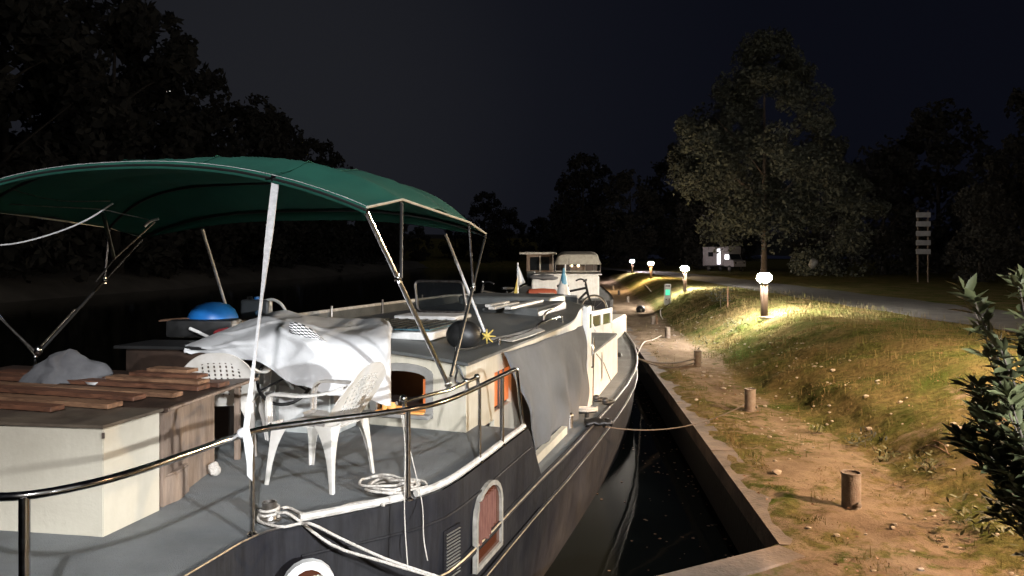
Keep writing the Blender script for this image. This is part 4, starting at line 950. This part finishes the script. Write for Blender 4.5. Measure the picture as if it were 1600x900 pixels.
# bitt, ropes, coil
bt = W(421, 812, 0)
t = empty('mooring_bitt', 'short steel mooring bitt with cross pins at the deck edge, ropes turned round it', 'bitt', tuple(bt))
m = MB(); m.lathe([(.048, 0), (.042, .012), (.040, .095), (.043, .10), (.043, .106), (.034, .106), (.034, .02)], bt, 22); m.build('barrel', M['steeldull'], t)
m = MB(); m.tube([bt+Vector((-.075, -.01, .06)), bt+Vector((.075, .01, .06))], .008, 8); m.build('cross_pin', M['steel'], t)
m = MB(); m.lathe([(.07, 0), (.07, .006), (.045, .008)], bt, 22); m.build('base_plate', M['steeldull'], t)
def rope(pts, r, mm, label, n=6, name='mooring_rope', cat='rope', group=None):
    m = MB(); m.tube(cat_rom(pts, n), r, 8); o = m.build(name, M[mm], None, 180); return tag(o, label, cat, group)
turns = [bt+Vector((.052*math.cos(a), .052*math.sin(a), .02+.004*a)) for a in [i*.5 for i in range(0, 30)]]
rope(turns+[bt+Vector((.06, -.03, .05)), bt+Vector((.14, -.05, .045)), D(520, 852, 4.42), D(600, 878, 4.42), D(690, 905, 4.42), D(860, 955, 4.38), Vector((1.45, 4.3, -.95))], .0085, 'rope', 'pale mooring rope running straight from the bitt down past the hull', 4)
rope([bt+Vector((-.06, .0, .03)), bt+Vector((-.04, -.06, .012)), W(440, 823, .02), W(470, 818, .02), W(490, 820, .03), D(530, 840, 4.45), D(600, 872, 4.42), D(672, 897, 4.42), D(850, 955, 4.35), Vector((1.40, 4.25, -.95))], .0085, 'rope', 'second pale mooring rope lying over the edge beside the straight one', 5)
rope([bt+Vector((.05, .02, .05)), W(432, 797, .03), W(450, 793, .02), W(475, 803, .012), W(510, 801, .012), W(545, 788, .012), W(580, 783, .012), W(600, 790, .015)], .0085, 'rope', 'pale rope snaking across the deck from the bitt to the coil')
cpt = []; cc = W(608, 768, 0)
for k in range(95):
    a = k*.36; e = 1+.28*math.sin(k*.41)+.15*math.sin(k*1.1); cpt.append(cc+Vector((.155*e*math.cos(a)+.03*math.sin(k*.23), .12*e*math.sin(a)+.03*math.cos(k*.31), .012+.0006*k+.012*abs(math.sin(k*.9)))))
rope(cpt, .0085, 'rope', 'loose tangled coil of pale rope on the deck by the rail post', 3, 'rope_coil')
rope([W(628, 647, .60)+Vector((0, -.02, 0)), D(633, 700, 4.66), D(632, 800, 4.62), D(637, 886, 4.58)], .0035, 'rope', 'thin white line hanging from the top rail down past the hull', name='thin_line', cat='line')
rope([D(629, 645, 4.86), D(640, 700, 4.86), D(650, 742, 4.87), D(660, 790, 4.80), D(662, 840, 4.60), D(668, 876, 4.58)], .0035, 'rope', 'second thin line from the top rail looping over the deck edge', name='thin_line', cat='line')

# ------------------------------------------------------------------ on the coachroof
t = empty('barbecue', 'round barbecue with a blue domed lid and a wooden side tray on the coachroof', 'barbecue', tuple(D(333, 512, 7.5)))
bc = D(333, 499, 7.5); m = MB(); m.lathe([(.235, 0), (.232, .03), (.205, .09), (.15, .14), (.07, .165), (.015, .172)], bc, 26); m.build('lid', M['blue'], t)
m = MB(); m.lathe([(.08, -.13), (.17, -.09), (.22, -.02), (.228, -.003)], bc, 26); m.build('bowl', M['black'], t)
m = MB(); m.tube([bc+Vector((0, 0, -.12)), bc+Vector((0, 0, -.20))], .03, 8); m.tube([bc+Vector((-.12, -.05, -.21)), bc+Vector((.12, .05, -.21))], .014, 6); m.build('stand', M['black'], t)
m = MB(); m.box(D(288, 498, 7.42), (.42, .2, .014), Matrix.Rotation(-.06, 3, 'Y')@Matrix.Rotation(.2, 3, 'Z'), .003); m.build('side_tray', M['plank2'], t)
t = empty('jerrycan', 'dark grey jerrycan with a blue cap beside the barbecue', 'jerrycan', tuple(D(401, 502, 7.9)))
jc = D(401, 484, 7.9); m = MB(); m.box(jc, (.29, .16, .215), bev=.03, seg=3); m.build('body', mat('dark_grey_plastic', (.06, .065, .07), .4), t)
m = MB(); m.tube([jc+Vector((0, 0, .10)), jc+Vector((0, 0, .135))], .028, 12); m.build('cap', M['blue'], t)
m = MB(); m.tube([jc+Vector((-.10, 0, .10)), jc+Vector((-.09, 0, .13)), jc+Vector((-.05, 0, .13)), jc+Vector((-.04, 0, .10))], .010, 7); m.build('handle', M['blackp'], t)
m = MB(); m.lathe([(.03, 0), (.03, .01)], jc+Vector((.045, -.083, -.03)), 14, Matrix.Rotation(R(90), 3, 'X')); m.build('gauge', M['steel'], t)
rope([D(411, 471, 7.85), D(425, 468, 7.85), D(438, 474, 7.85), D(447, 487, 7.85), D(452, 498, 7.8)], .016, 'white', 'thick white hose arching from the jerrycan over the tarpaulin', name='hose', cat='hose')
rope([D(296, 513, 7.1), D(312, 520, 7.1), D(332, 530, 7.1)], .016, 'white', 'short white plastic pipe sloping above the dark cabinet', name='pipe', cat='pipe')
m = MB(); c = D(350, 520, 7.1); m.ball(c, (.17, .12, .085), 16)
for v in m.bm.verts: v.co += (v.co-c)*.5*noise.noise(v.co*14)
o = m.build('red_cloth', M['red'], None, 180); tag(o, 'crumpled red cloth lying left of the white tarpaulin', 'cloth')
m = MB(); c = D(320, 512, 7.3); m.box(c, (.62, .3, .16), bev=.03, seg=2); o = m.build('black_crate', M['black'], None); tag(o, 'black crate under the barbecue on the port side', 'crate')
fb = B(-2.56, 7.0, .775)
t = empty('ball_fender', 'black ball fender with a yellow rope lashing on the starboard edge of the coachroof', 'fender', tuple(fb-Vector((0, 0, .16))))
m = MB(); m.ball(fb, (.35, .30, .285), 22); m.build('ball', M['black'], t)
m = MB(); e = fb+Vector((.19, -.02, -.01)); m.tube([fb+Vector((.16, 0, 0)), e], .03, 8); m.build('neck', M['black'], t)
m = MB()
for k in range(7):
    a = k*.9; m.tube([e+Vector((.03, 0, 0)), e+Vector((.05+.07*math.cos(a), .02*math.sin(a*2), .075*math.sin(a)))], .013, 6, r2=.005)
m.build('lashing', M['yellow'], t)
m = MB(); m.lathe([(.015, 0), (.03, .01), (.03, .04), (.012, .06)], B(-3.62, 6.75, roofz(-3.6)), 12); o = m.build('vent_cap', M['steel'], None); tag(o, 'small steel vent cap at the aft edge of the coachroof', 'vent cap')
lum = [(-3.05, 11.0, 1.8, 'long pale batten lying along the starboard side of the coachroof'), (-3.25, 10.6, 1.2, 'shorter pale batten beside the long one on the coachroof'), (-3.45, 10.9, .9, 'shortest pale batten, farthest from the grab rail')]
for v, u, L, lbl in lum:
    m = MB(); m.bbox((v-.05, u-L/2, .805), (v+.05, u+L/2, .845), B, bev=.004); o = m.build('batten', M['hulltrim'], None, 0); tag(o, lbl, 'batten', 'battens on the coachroof')
def lifeb(p, lbl):
    pass
# pennant staff and furled flag
fp = B(-4.35, 14.55, .70); fp = D(809, 473, 15.3)
t = empty('pennant_staff', 'white staff with a limp yellow, white and blue pennant at the front of the coachroof', 'flag', tuple(fp))
m = MB(); m.tube([fp, fp+Vector((0, 0, .80))], .014, 8); m.build('staff', M['white'], t)
def tri(a, b, c, mm, name, par):
    m = MB(); a, b, c = map(Vector, (a, b, c)); rws = []
    for i in range(7):
        f = i/6; l_ = a.lerp(b, f); r_ = a.lerp(c, f); rws.append([l_.lerp(r_, j/5)+Vector((0, .03*math.sin(j*1.7+f*3), 0)) for j in range(6)])
    rws[0] = [v+Vector((.0004*i, 0, 0)) for i, v in enumerate(rws[0])]
    m.grid(rws); m.solid(.003); return m.build(name, M[mm], par, 180)
tri(fp+Vector((.0, 0, .77)), fp+Vector((.02, 0, .34)), fp+Vector((.15, 0, .40)), 'white', 'pennant', t)
tri(fp+Vector((-.01, .0, .50)), fp+Vector((-.13, 0, .0)), fp+Vector((-.01, 0, .16)), 'yellow', 'pennant_tail', t)
fp2 = D(880, 470, 16.8)
t = empty('furled_flag', 'blue and white flag hanging furled on its staff over the foredeck', 'flag', tuple(fp2))
m = MB(); m.tube([fp2, fp2+Vector((.05, 0, .80))], .014, 8); m.build('staff', M['white'], t)
m = MB(); m.lathe([(.16, .0), (.14, .2), (.09, .38), (.04, .55)], fp2, 12); o = m.build('flag_cloth', M['white'], t, 60)
m = MB(); m.lathe([(.075, .36), (.06, .5), (.03, .66), (.02, .72)], fp2+Vector((.01, -.02, 0)), 12); m.build('blue_band', M['bluelt'], t, 60)
# bicycles
def bike():
    t = empty('bicycle', 'x', 'bicycle', group='bicycles on the foredeck')
    M['barend'] = M['black']
    for x in (-.52, .52):
        m = MB(); m.tube([Vector((x+.32*math.cos(a), 0, .33+.32*math.sin(a))) for a in [2*PI*k/28 for k in range(28)]], .02, 7, closed=True); w = m.build('wheel', M['black'], t)
        m = MB(); m.tube([Vector((x+.295*math.cos(a), 0, .33+.295*math.sin(a))) for a in [2*PI*k/28 for k in range(28)]], .008, 5, closed=True)
        for k in range(9): a = 2*PI*k/9; m.tube([Vector((x, 0, .33)), Vector((x+.29*math.cos(a), 0, .33+.29*math.sin(a)))], .003, 4)
        m.build('spokes', M['steeldull'], w)
    m = MB()
    for a, b in (((-.52, 0, .33), (-.12, 0, .30)), ((-.12, 0, .30), (-.22, 0, .80)), ((-.12, 0, .30), (.34, 0, .72)), ((-.2, 0, .72), (.33, 0, .82)), ((-.52, 0, .33), (-.2, 0, .74)), ((.36, 0, .70), (.52, 0, .33)), ((.32, 0, .92), (.38, 0, .66))): m.tube([Vector(a), Vector(b)], .028, 7)
    m.build('frame', M['blackp'], t)
    m = MB(); m.tube(cat_rom([Vector((.18, -.31, .98)), Vector((.27, -.2, 1.02)), Vector((.32, 0, .98)), Vector((.27, .2, 1.02)), Vector((.18, .31, .98))], 5), .020, 7); m.tube([Vector((.32, 0, .90)), Vector((.32, 0, .98))], .020, 7); h = m.build('handlebar', M['black'], t)
    m = MB(); m.box(Vector((-.23, 0, .87)), (.26, .15, .06), bev=.025, seg=2); m.build('saddle', M['black'], t)
    m = MB(); m.box(Vector((-.62, 0, .70)), (.36, .14, .02)); m.build('rack', M['steeldull'], t)
    return t
b1 = bike(); b2 = copy_tree(b1)
b1.scale = (1.1, 1.1, 1.1); place(b1, B(-3.70, 17.4, -.02), R(12), 'black bicycle standing in front of the white stern of the boat behind')
place(b2, B(-4.95, 15.6, -.02), R(200), 'bicycle with steel handlebars against the dark water, left of the pennant')
m = MB(); m.box(B(-3.35, 17.0, .28), (.42, .34, .34), bev=.05, seg=2); o = m.build('saddle_bag', M['black'], None); tag(o, 'black pannier bag beside the bicycle on the foredeck', 'bag')
# shoes, cleat and things on the side deck
def shoe(p, rz, lbl):
    m = MB(); m.ball(Vector((0, 0, .035)), (.27, .10, .07), 12); m.ball(Vector((-.07, 0, .065)), (.12, .10, .09), 12); o = m.build('shoe', M['black'], None)
    place(o, p, rz); tag(o, lbl, 'shoe', 'black shoes on the side deck', base=False)
shoe(W(938, 628, -.55), .5, 'black shoe nearest the white screen on the side deck')
shoe(W(951, 632, -.55), .7, 'black shoe to the right of its partner on the side deck')
shoe(W(968, 558, -.55), 1.2, 'dark shoe farther forward by the white locker')
t = empty('deck_cleat', 'steel deck cleat with a white rope turned round it on the side deck', 'cleat', tuple(W(917, 652, -.57)))
cl = W(917, 652, -.57); m = MB(); m.tube([cl+Vector((-.12, -.05, .07)), cl+Vector((.13, .06, .07))], .022, 8); m.tube([cl, cl+Vector((0, 0, .07))], .03, 8); m.build('horns', M['black'], t)
rope([cl+Vector((.13*math.cos(a), .10*math.sin(a)-.02, .085+.004*a)) for a in [i*.6 for i in range(22)]], .013, 'rope', 'pale rope turned round the side deck cleat', 3)
m = MB(); c = W(889, 668, -.57); m.tube([c, c+Vector((0, 0, .14))], .05, 12); m.ball(c+Vector((0, 0, .15)), (.12, .12, .07)); o = m.build('mushroom_vent', M['steeldull'], None); tag(o, 'small dull mushroom vent on the side deck near the tarpaulin', 'vent')
m = MB(); c = W(935, 664, -.57); rws = [[c+Vector((-.17+.34*i/9, -.12+.24*j/9, .02+.05*noise.noise(Vector((i*.6, j*.6, 2)))+.03)) for j in range(10)] for i in range(10)]; m.grid(rws); m.solid(.03); o = m.build('dark_cloth', M['black'], None, 180); tag(o, 'dark cloth lying beside the cleat on the side deck', 'cloth')

# ================================================================== ON THE QUAY
def G(px, py):
    d = 3.0
    while d < 200:
        p = D(px, py, d); s, l = toQ(p.x, p.y)
        if p.z <= gh(s, l): return p
        d += .02 if d < 40 else .2
    return p
def bollard():
    t = empty('mooring_bollard', 'x', 'bollard', group='mooring bollards along the quay')
    m = MB(); m.lathe([(.098, -.06), (.098, .015), (.092, .02), (.092, .345), (.098, .35), (.098, .368), (.084, .368), (.082, .30)], (0, 0, 0), 28); m.build('pipe', M['rust'], t)
    m = MB(); m.lathe([(.082, .30), (.082, .35), (.01, .352)], (0, 0, 0), 28); m.build('cap', M['concrete'], t)
    m = MB(); m.lathe([(.024, 0), (.024, .05), (.012, .055)], (.03, -.07, .07), 12, Matrix.Rotation(R(90), 3, 'X')); m.build('pin', M['rust'], t)
    return t
bp = bollard(); bl = [(1330, 795, 1.0, 'nearest and largest rusty pipe bollard standing on bare soil'), (1172, 641, .95, 'second rusty bollard along the quay, with the dark rope shadow beside it'),
  (1090, 571, .92, 'third bollard, where the bow mooring rope ends'), (1043, 528, .9, 'fourth bollard, small and dark on the pale dirt path'), (1020, 507, .85, 'fifth bollard beyond the pale path, beside a thin stake'),
  (981, 472, .85, 'distant small bollard just below the service post'), (967, 461, .8, 'more distant bollard near the far boat'), (958, 453, .8, 'farthest bollard in the row by the canopied boat')]
bpos = []
for k, (x, y, sc, lbl) in enumerate(bl):
    b = bp if k == 0 else copy_tree(bp); p = G(x, y); bpos.append(p); place(b, p, k*.8, lbl, sc)
b = copy_tree(bp); place(b, Vector((1.5, 4.3, -1.0)), .3, 'rusty bollard holding the near mooring ropes', 1)
p = G(1001, 488); m = MB(); m.ball(p+Vector((0, 0, .12)), (.42, .36, .40), 16); o = m.build('dark_mound', M['black'], None); tag(o, 'low dark rounded cover on the path with a pale tag', 'cover')
m = MB(); m.box(p+Vector((0, -.19, .10)), (.07, .02, .13)); o2 = m.build('tag', M['stone'], None); o2.parent = o; o2.matrix_parent_inverse = o.matrix_basis.inverted()
e = edge(15.9, 0); rope(sag(e, bpos[2]+Vector((-.05, 0, .16)), .10), .017, 'ropedark', 'dark bow mooring rope stretched to the third bollard', 2)
rope(sag(e+Vector((0, 0, .02)), bpos[2]+Vector((-.05, 0, .08)), .16), .017, 'ropedark', 'lower dark bow mooring rope sagging to the third bollard', 2)
e = edge(9.7, 0, -.62); rope(sag(e, bpos[1]+Vector((-.08, 0, .10)), .20), .008, 'ropedark', 'thin slack mooring rope crossing the water to the second bollard', 2)
rope([edge(16.2, 0), Q(.25, 15.3, -.93), Q(.6, 16.2, -.95), Q(1.0, 17.5, -.95)], .012, 'rope', 'pale rope trailing from the bow onto the dirt path')
# bollard lamps
def lamp(lens, hh, glow=1):
    t = empty('bollard_lamp', 'x', 'lamp', group='low post lamps beside the road')
    m = MB(); m.box(Vector((0, 0, .43)), (.13, .13, .90), bev=.012, seg=2); m.build('post', M['wood'], t)
    m = MB(); m.lathe([(.115, .875), (.115, .90), (.09, .905)], (0, 0, 0), 20); m.build('collar', M['steeldull'], t)
    m = MB(); m.lathe([(.10, .906), (.15, .925), (.175, .965), (.18, 1.01), (.17, 1.06), (.13, 1.10), (.10, 1.112)], (0, 0, 0), 20); m.build('lens', M[lens], t)  # lens built oversized, its shape takes in the bloom around the lamp
    m = MB(); m.lathe([(.10, 1.113), (.12, 1.118), (.11, 1.13), (.04, 1.145)], (0, 0, 0), 20); m.build('cap', M['steeldull'], t)
    return t
for (x, y, ln, sc, lbl) in ((1194, 497, 'lens', 1.12, 'nearest post lamp, white and brightest, with a flat stone at its foot'), (1070, 455, 'lens', 1.08, 'second post lamp from the viewer, white, beyond the service post'),
                            (1017, 436, 'lenso', 1.08, 'third post lamp with a warmer orange glow'), (988, 426, 'lensp', 1.08, 'farthest post lamp with a pinkish white glow')):
    p = G(x, y); place(lamp(ln, 1), p, .3, lbl, sc)
lp = G(1194, 497)
m = MB(); c = lp+Vector((.12, -.35, .0)); m.prism([c+Vector((.34*math.cos(a)*(1+.2*math.sin(3*a)), .20*math.sin(a), .0)) for a in [2*PI*k/11 for k in range(11)]], (0, 0, .06)); bmesh.ops.bevel(m.bm, geom=m.bm.edges[:], offset=.015, segments=2, affect='EDGES'); o = m.build('flat_stone', M['stone'], None); tag(o, 'flat pale stone lying at the foot of the nearest post lamp', 'stone')
# service pedestal
p = G(1043, 476); t = empty('service_post', 'slim grey electricity and water post with a glowing green display', 'service post', tuple(p), -.12)
def local(fn, name, mm, par): o = fn.build(name, M[mm], None, 35); o.parent = par; return o
local(MB().box(Vector((0, 0, .46)), (.30, .20, .96), bev=.02, seg=2), 'housing', 'screenw', t)
local(MB().box(Vector((0, -.103, .56)), (.20, .012, .26)), 'display', 'screen', t)
local(MB().box(Vector((0, -.104, .86)), (.22, .012, .10)), 'label_plate', 'blackp', t)
local(MB().box(Vector((-.07, -.104, .24)), (.05, .012, .06)).box(Vector((.07, -.104, .24)), (.05, .012, .09)), 'sockets', 'blackp', t)
rope([p+Vector((.05, -.12, .22)), p+Vector((.04, -.4, -.10)), G(1034, 483)+Vector((0, 0, .03)), G(1032, 492)+Vector((0, 0, .03)), G(1036, 500)+Vector((0, 0, .02))], .022, 'rope', 'pale cable curling down from the service post', name='power_cable', cat='cable')
rope([G(1008, 446)+Vector((0, 0, .03)), G(1012, 450)+Vector((0, 0, .03)), G(1017, 456)+Vector((0, 0, .03))], .025, 'rope', 'distant pale hose lying on the bank under the third lamp', name='hose', cat='hose')
# stakes and sapling
for x, y, h, lbl in ((1026, 507, .34, 'thin wooden stake beside the fifth bollard'), (1137, 481, .72, 'pale thin stake supporting the small sapling')):
    p = G(x, y); m = MB(); m.tube([p-Vector((0, 0, .05)), p+Vector((.01, 0, h))], .022, 7); o = m.build('stake', M['plank2'], None); tag(o, lbl, 'stake')
def leafy(name, label, cat, pos, pts_fn, n, ls_, mm, stems, seed, group=None):
    r = random.Random(seed); t = empty(name, label, cat, tuple(pos), group=group); m = MB(); bm = m.bm
    for k in range(n):
        p, out_ = pts_fn(r); L = ls_*r.uniform(.65, 1.2); d = (out_+Vector((r.gauss(0, .45), r.gauss(0, .45), r.gauss(.05, .4)))).normalized(); sd = d.cross(Vector((0, 0, 1))+Vector((r.gauss(0, .3), r.gauss(0, .3), 0))).normalized(); up = sd.cross(d)
        c = [p, p+d*L*.28+sd*L*.15+up*L*.02, p+d*L*.62+sd*L*.15, p+d*L-up*L*.10, p+d*L*.62-sd*L*.15, p+d*L*.28-sd*L*.15+up*L*.02, p+d*L*.45-up*L*.035]
        v = [bm.verts.new(q) for q in c]
        for a, b in ((0, 1), (1, 2), (2, 3), (3, 4), (4, 5), (5, 0)): bm.faces.new((v[a], v[b], v[6]))
    m.build('leaves', M[mm], t, 60)
    m = MB(); [m.tube(s_, r0, 6, r2=r0*.3) for s_, r0 in stems]; m.build('stems', M['bark'], t)
    return t
p = G(1126, 480)
leafy('sapling', 'small leafy sapling on the grass between the second and the nearest lamp', 'sapling', p, lambda r, p=p: (p+Vector((r.gauss(0, .2), r.gauss(0, .12), .2+r.random()*.5)), Vector((r.gauss(0, 1), r.gauss(0, 1), .2))), 150, .14, 'leaf', [([p, p+Vector((0, 0, .6))], .012)], 4)
# laurel shrub at the right edge
sh = Vector((3.18, 4.2, -.55)); stems = []; tips = []; r_ = random.Random(12)
for k in range(90):
    a = r_.uniform(0, 2*PI); el = r_.uniform(.15, 1.0); rad = r_.uniform(.30, .74)*(1-.15*el); tip = sh+Vector((math.cos(a)*rad, math.sin(a)*rad, .25+1.80*el)); 
    if tip.z < .55 and r_.random() < .35: tip.x = max(tip.x, 2.75)
    base_ = sh+Vector((r_.gauss(0, .06), r_.gauss(0, .06), -.4)); mid = base_.lerp(tip, .55)+Vector((0, 0, .25)); path = cat_rom([base_, mid, tip], 8); stems.append((path, .012)); tips.append(path)
def lf(r):
    pth = tips[r.randrange(len(tips))]; i = min(len(pth)-1, int(len(pth)*(1-abs(r.gauss(0, .30))))); i = max(3, i); q = pth[i]; d = (pth[i]-pth[i-1]).normalized(); return q+Vector((r.gauss(0, .01), r.gauss(0, .01), r.gauss(0, .01))), d*.5+Vector((r.gauss(0, .7), r.gauss(0, .7), .15))
leafy('laurel_shrub', 'glossy leaved laurel shrub crowding the right edge of the view', 'shrub', sh-Vector((0, 0, .45)), lf, 3300, .13, 'laurel', stems, 5)
# low weeds on the slope
for k, (x, y, n, w, lbl) in enumerate(((1385, 722, 60, .10, 'low green weed on the bank right of the nearest bollard'), (1280, 676, 26, .05, 'thin tall weed stalk at the dark foot of the slope'), (1448, 740, 60, .14, 'dark leafy clump beneath the laurel'), (1545, 835, 90, .16, 'bright green weed at the lower right corner'), (1150, 520, 70, .22, 'green tuft under the nearest lamp'), (1352, 700, 60, .13, 'dark weed clump halfway up the slope'), (1100, 545, 60, .2, 'small green tuft above the third bollard'))):
    p = G(x, y); leafy('weed', lbl, 'weed', p, lambda r, p=p, w=w: (p+Vector((r.gauss(0, w), r.gauss(0, w), r.random()*w*1.6)), Vector((r.gauss(0, 1), r.gauss(0, 1), .7))), n, .07+w*.1, 'laurel' if k != 5 else 'leaf', [([p, p+Vector((0, 0, w*1.6))], .004)], 30+k)
# twigs on the bank
for k, (pts, lbl) in enumerate(((((1432, 706), (1455, 702), (1485, 712)), 'thin dry twig arching over the grass on the bank'), (((1460, 690), (1475, 702), (1482, 712)), 'second thin twig crossing the arched one'))):
    P = [G(*q)+Vector((0, 0, .05 if i == 1 else .015)) for i, q in enumerate(pts)]; rope(P, .005, 'plank2', lbl, name='twig', cat='twig')

# ================================================================== BOAT BEHIND
def Bq(s, l, z): return Q(s, l, z)
b2t = empty('canopied_boat', 'white stern of a second boat with a glazed wheelhouse and cream canvas canopy moored ahead', 'boat', tuple(Bq(-2.2, 27, WZ)))
def q2(m): return m
bmk = lambda: MB()
st_ = [(19, 1.75), (20, 1.9), (24, 2.0), (32, 1.95), (37, 1.4), (40, .1)]
m = MB(); rws = []
for z, k in ((.05, 1), (-.5, .98), (-1.2, .94), (-2.0, .85)):
    rws.append([Bq(-2.25+h*k, l, z) for l, h in st_]+[Bq(-2.25-h*k, l, z) for l, h in st_[::-1]])
m.grid(rws, closed=True); m.build('hull', M['hull'], b2t, 30)
m = MB(); m.grid([[Bq(-2.25+h*j, l, .03) for j in (-1, 0, 1)] for l, h in st_]); m.build('deck', M['deck'], b2t)
def bb(name, mm, lo, hi, bev=0, par=None): m = MB(); m.bbox(lo, hi, Bq, bev); return m.build(name, M[mm], par or b2t, 35)
xq = lambda px, d: toQ((px-800)/F*d, d)[0]
bb('aft_cabin', 'white', (xq(830, 27.5), 20.6, .03), (xq(936, 27.5), 24.8, .86), .05)
bb('cabin_roof', 'white', (xq(836, 27.5)-.02, 20.5, .862), (xq(938, 27.5)+.05, 24.7, .90), .01)
bb('port_bulwark', 'roofp', (xq(822, 28), 22, .4), (xq(833, 28), 27, .95))
wh = bb('wheelhouse', 'ply', (xq(822, 30), 23.4, .70), (xq(862, 30), 26.4, 1.60))
bb('wheelhouse_window', 'litroom' if 'litroom' in M else 'glassd', (xq(828, 30), 23.37, .98), (xq(842, 30), 23.395, 1.50), 0, wh)
bb('wheelhouse_window', 'glassd', (xq(845, 30), 23.37, .98), (xq(858, 30), 23.395, 1.50), 0, wh)
bb('wheelhouse_mullion', 'hulltrim', (xq(842.3, 30), 23.34, .92), (xq(844.6, 30), 23.365, 1.55), 0, wh)
bb('wheelhouse_roof', 'hulltrim', (xq(811, 30), 23.1, 1.605), (xq(868, 30), 26.6, 1.69), .02)
# canvas canopy: rounded hood over the helm
m = MB(); rws = []; a0 = xq(866, 29); a1 = xq(940, 29)
for l, k in ((22.4, .0), (22.5, .75), (23.0, 1), (24.4, 1.0), (25.6, .9)):
    r = []
    for j in range(15):
        t_ = -1+2*j/14; r.append(Bq((a0+a1)/2+(a1-a0)/2*t_, l, 1.22+.50*k*(1-abs(t_)**9)))
    rws.append(r)
m.grid(rws); m.solid(.01); m.build('canvas_hood', mat('cream_canvas', (.42, .40, .34), .8, scale=8), b2t, 60)
bb('hood_interior', 'darkwood', (a0+.05, 25.5, .88), (a1-.05, 25.6, 1.3))
bb('wooden_seat', 'ply', (xq(893, 29), 23.6, .88), (xq(915, 29), 23.9, 1.14), .02)
for px in (867, 892, 915, 929, 939):
    m = MB(); p = Bq(xq(px, 28.5), 22.5, .88); m.tube([p, p+Vector((0, 0, .36))], .018, 6); m.build('hood_stanchion', M['steeldull'], b2t)
m = MB(); m.tube([Bq(xq(868, 28.5), 22.45, .96), Bq(xq(940, 28.5), 22.45, .96)], .018, 6); m.build('rail', M['hulltrim'], b2t)
for px in (893, 904):
    m = MB(); m.ball(Bq(xq(px, 28.5), 22.6, 1.17), (.12, .05, .12), 12); m.build('cabin_light', mat('small_lamp', (1, .9, .7), .5, emit=(1, .82, .5), es=2), b2t)
m = MB(); m.tube([Bq(xq(889, 28.5), 22.2, .9), Bq(xq(889, 28.5), 22.2, 1.45)], .010, 6); m.build('aerial', M['steel'], b2t)
m = MB(); m.lathe([(.02, -.55), (.16, -.45), (.19, 0), (.16, .45), (.02, .55)], D(847, 459, 26.2), 14, Matrix.Rotation(R(90), 3, 'Y')); o = m.build('canoe', M['orange'], None); tag(o, 'reddish brown canoe lying along the white stern of the canopied boat', 'canoe')
m = MB(); c = D(850, 433, 26.6); m.ball(c, (1.0, .3, .20), 18)
for v in m.bm.verts: v.co += (v.co-c)*.6*noise.noise(v.co*5)
o = m.build('draped_sheet', M['greycloth'], None, 180); tag(o, 'grey sheet hanging over the white stern of the canopied boat', 'sheet')
# motorhome
def mv(m, name, mm, par): o = m.build(name, M[mm], None, 35); o.parent = par; return o
mh = empty('motorhome', 'white motorhome with its side door lit, parked beyond the road', 'motorhome', (21.5, 78, -.0), R(-66)); mh.scale = (.76, .76, .90)
M['vanpaint'] = mat('van_paint', (.22, .21, .22), .4)
m = MB(); m.box(Vector((-.9, 0, 1.65)), (4.3, 2.2, 2.2), bev=.12, seg=3); m.box(Vector((1.6, 0, 2.35)), (1.3, 2.15, .85), bev=.2, seg=3); mv(m, 'body', 'vanpaint', mh)
m = MB(); m.prism([Vector((1.2, -.98, .55)), Vector((3.2, -.98, .55)), Vector((3.2, -.98, 1.15)), Vector((2.5, -.98, 1.3)), Vector((2.0, -.98, 2.0)), Vector((1.2, -.98, 2.0))], (0, 1.96, 0)); cab = mv(m, 'cab', 'vanpaint', mh)
mv(MB().box(Vector((1.85, -.99, 1.6)), (.8, .03, .5)), 'cab_window', 'litwhite', mh)
m = MB(); m.prism([Vector((2.53, -.85, 1.33)), Vector((2.05, -.85, 1.95)), Vector((2.05, .85, 1.95)), Vector((2.53, .85, 1.33))], (.02, 0, .02)); mv(m, 'windscreen', 'glassd', mh)
mv(MB().box(Vector((.35, -1.11, 1.65)), (.62, .03, 1.7)), 'door', 'litwhite', mh)
mv(MB().box(Vector((-1.3, -1.11, 1.9)), (1.0, .03, .5)), 'side_window', 'glassd', mh)
mv(MB().box(Vector((-.6, -1.12, .62)), (4.0, .04, .12)), 'skirt', 'blackp', mh)
for x in (-1.9, 2.35):
    for y in (-.98, .98):
        w = mv(MB().lathe([(.30, -.1), (.34, -.07), (.34, .07), (.30, .1)], (x, y, .34), 20, Matrix.Rotation(R(90), 3, 'X')), 'wheel', 'black', mh)
        mv(MB().lathe([(.17, -.11), (.17, .11)], (x, y, .34), 16, Matrix.Rotation(R(90), 3, 'X')), 'rim', 'steeldull', w)
for y in (-.7, .7): mv(MB().box(Vector((3.2, y, .95)), (.05, .3, .16), bev=.02), 'headlight', 'glassd', mh)
point('motorhome_fill_light', (20.6, 72.4, 1.9), 4, (.9, .92, 1), .2)  # unseen point added outside, in front of the motorhome, to light its side
# sign boards and pale sack
sg = empty('sign_stack', 'column of pale rectangular direction boards on two posts at the dark wood edge', 'sign', (24.1, 45, 0))
for z in (3.95, 3.42, 2.86, 2.32, 1.80):
    o = MB().box(Vector((0, 0, z)), (.86, .04, .30), bev=.01).build('board', mat('sign_board', (.20, .20, .21), .5, scale=3), None); o.parent = sg
for x in (-.3, .3):
    o = MB().tube([Vector((x, .05, -.1)), Vector((x, .05, 4.2))], .05, 8).build('post', M['bark'], None); o.parent = sg
m = MB(); c = D(1271, 412, 50); m.ball(c, (.62, .5, .66), 16)
for v in m.bm.verts: v.co += (v.co-c)*.35*noise.noise(v.co*3)
o = m.build('pale_sack', mat('dull_sack', (.16, .16, .15), .8), None, 180); tag(o, 'pale rounded sack on dark ground under the trees beyond the road', 'sack')
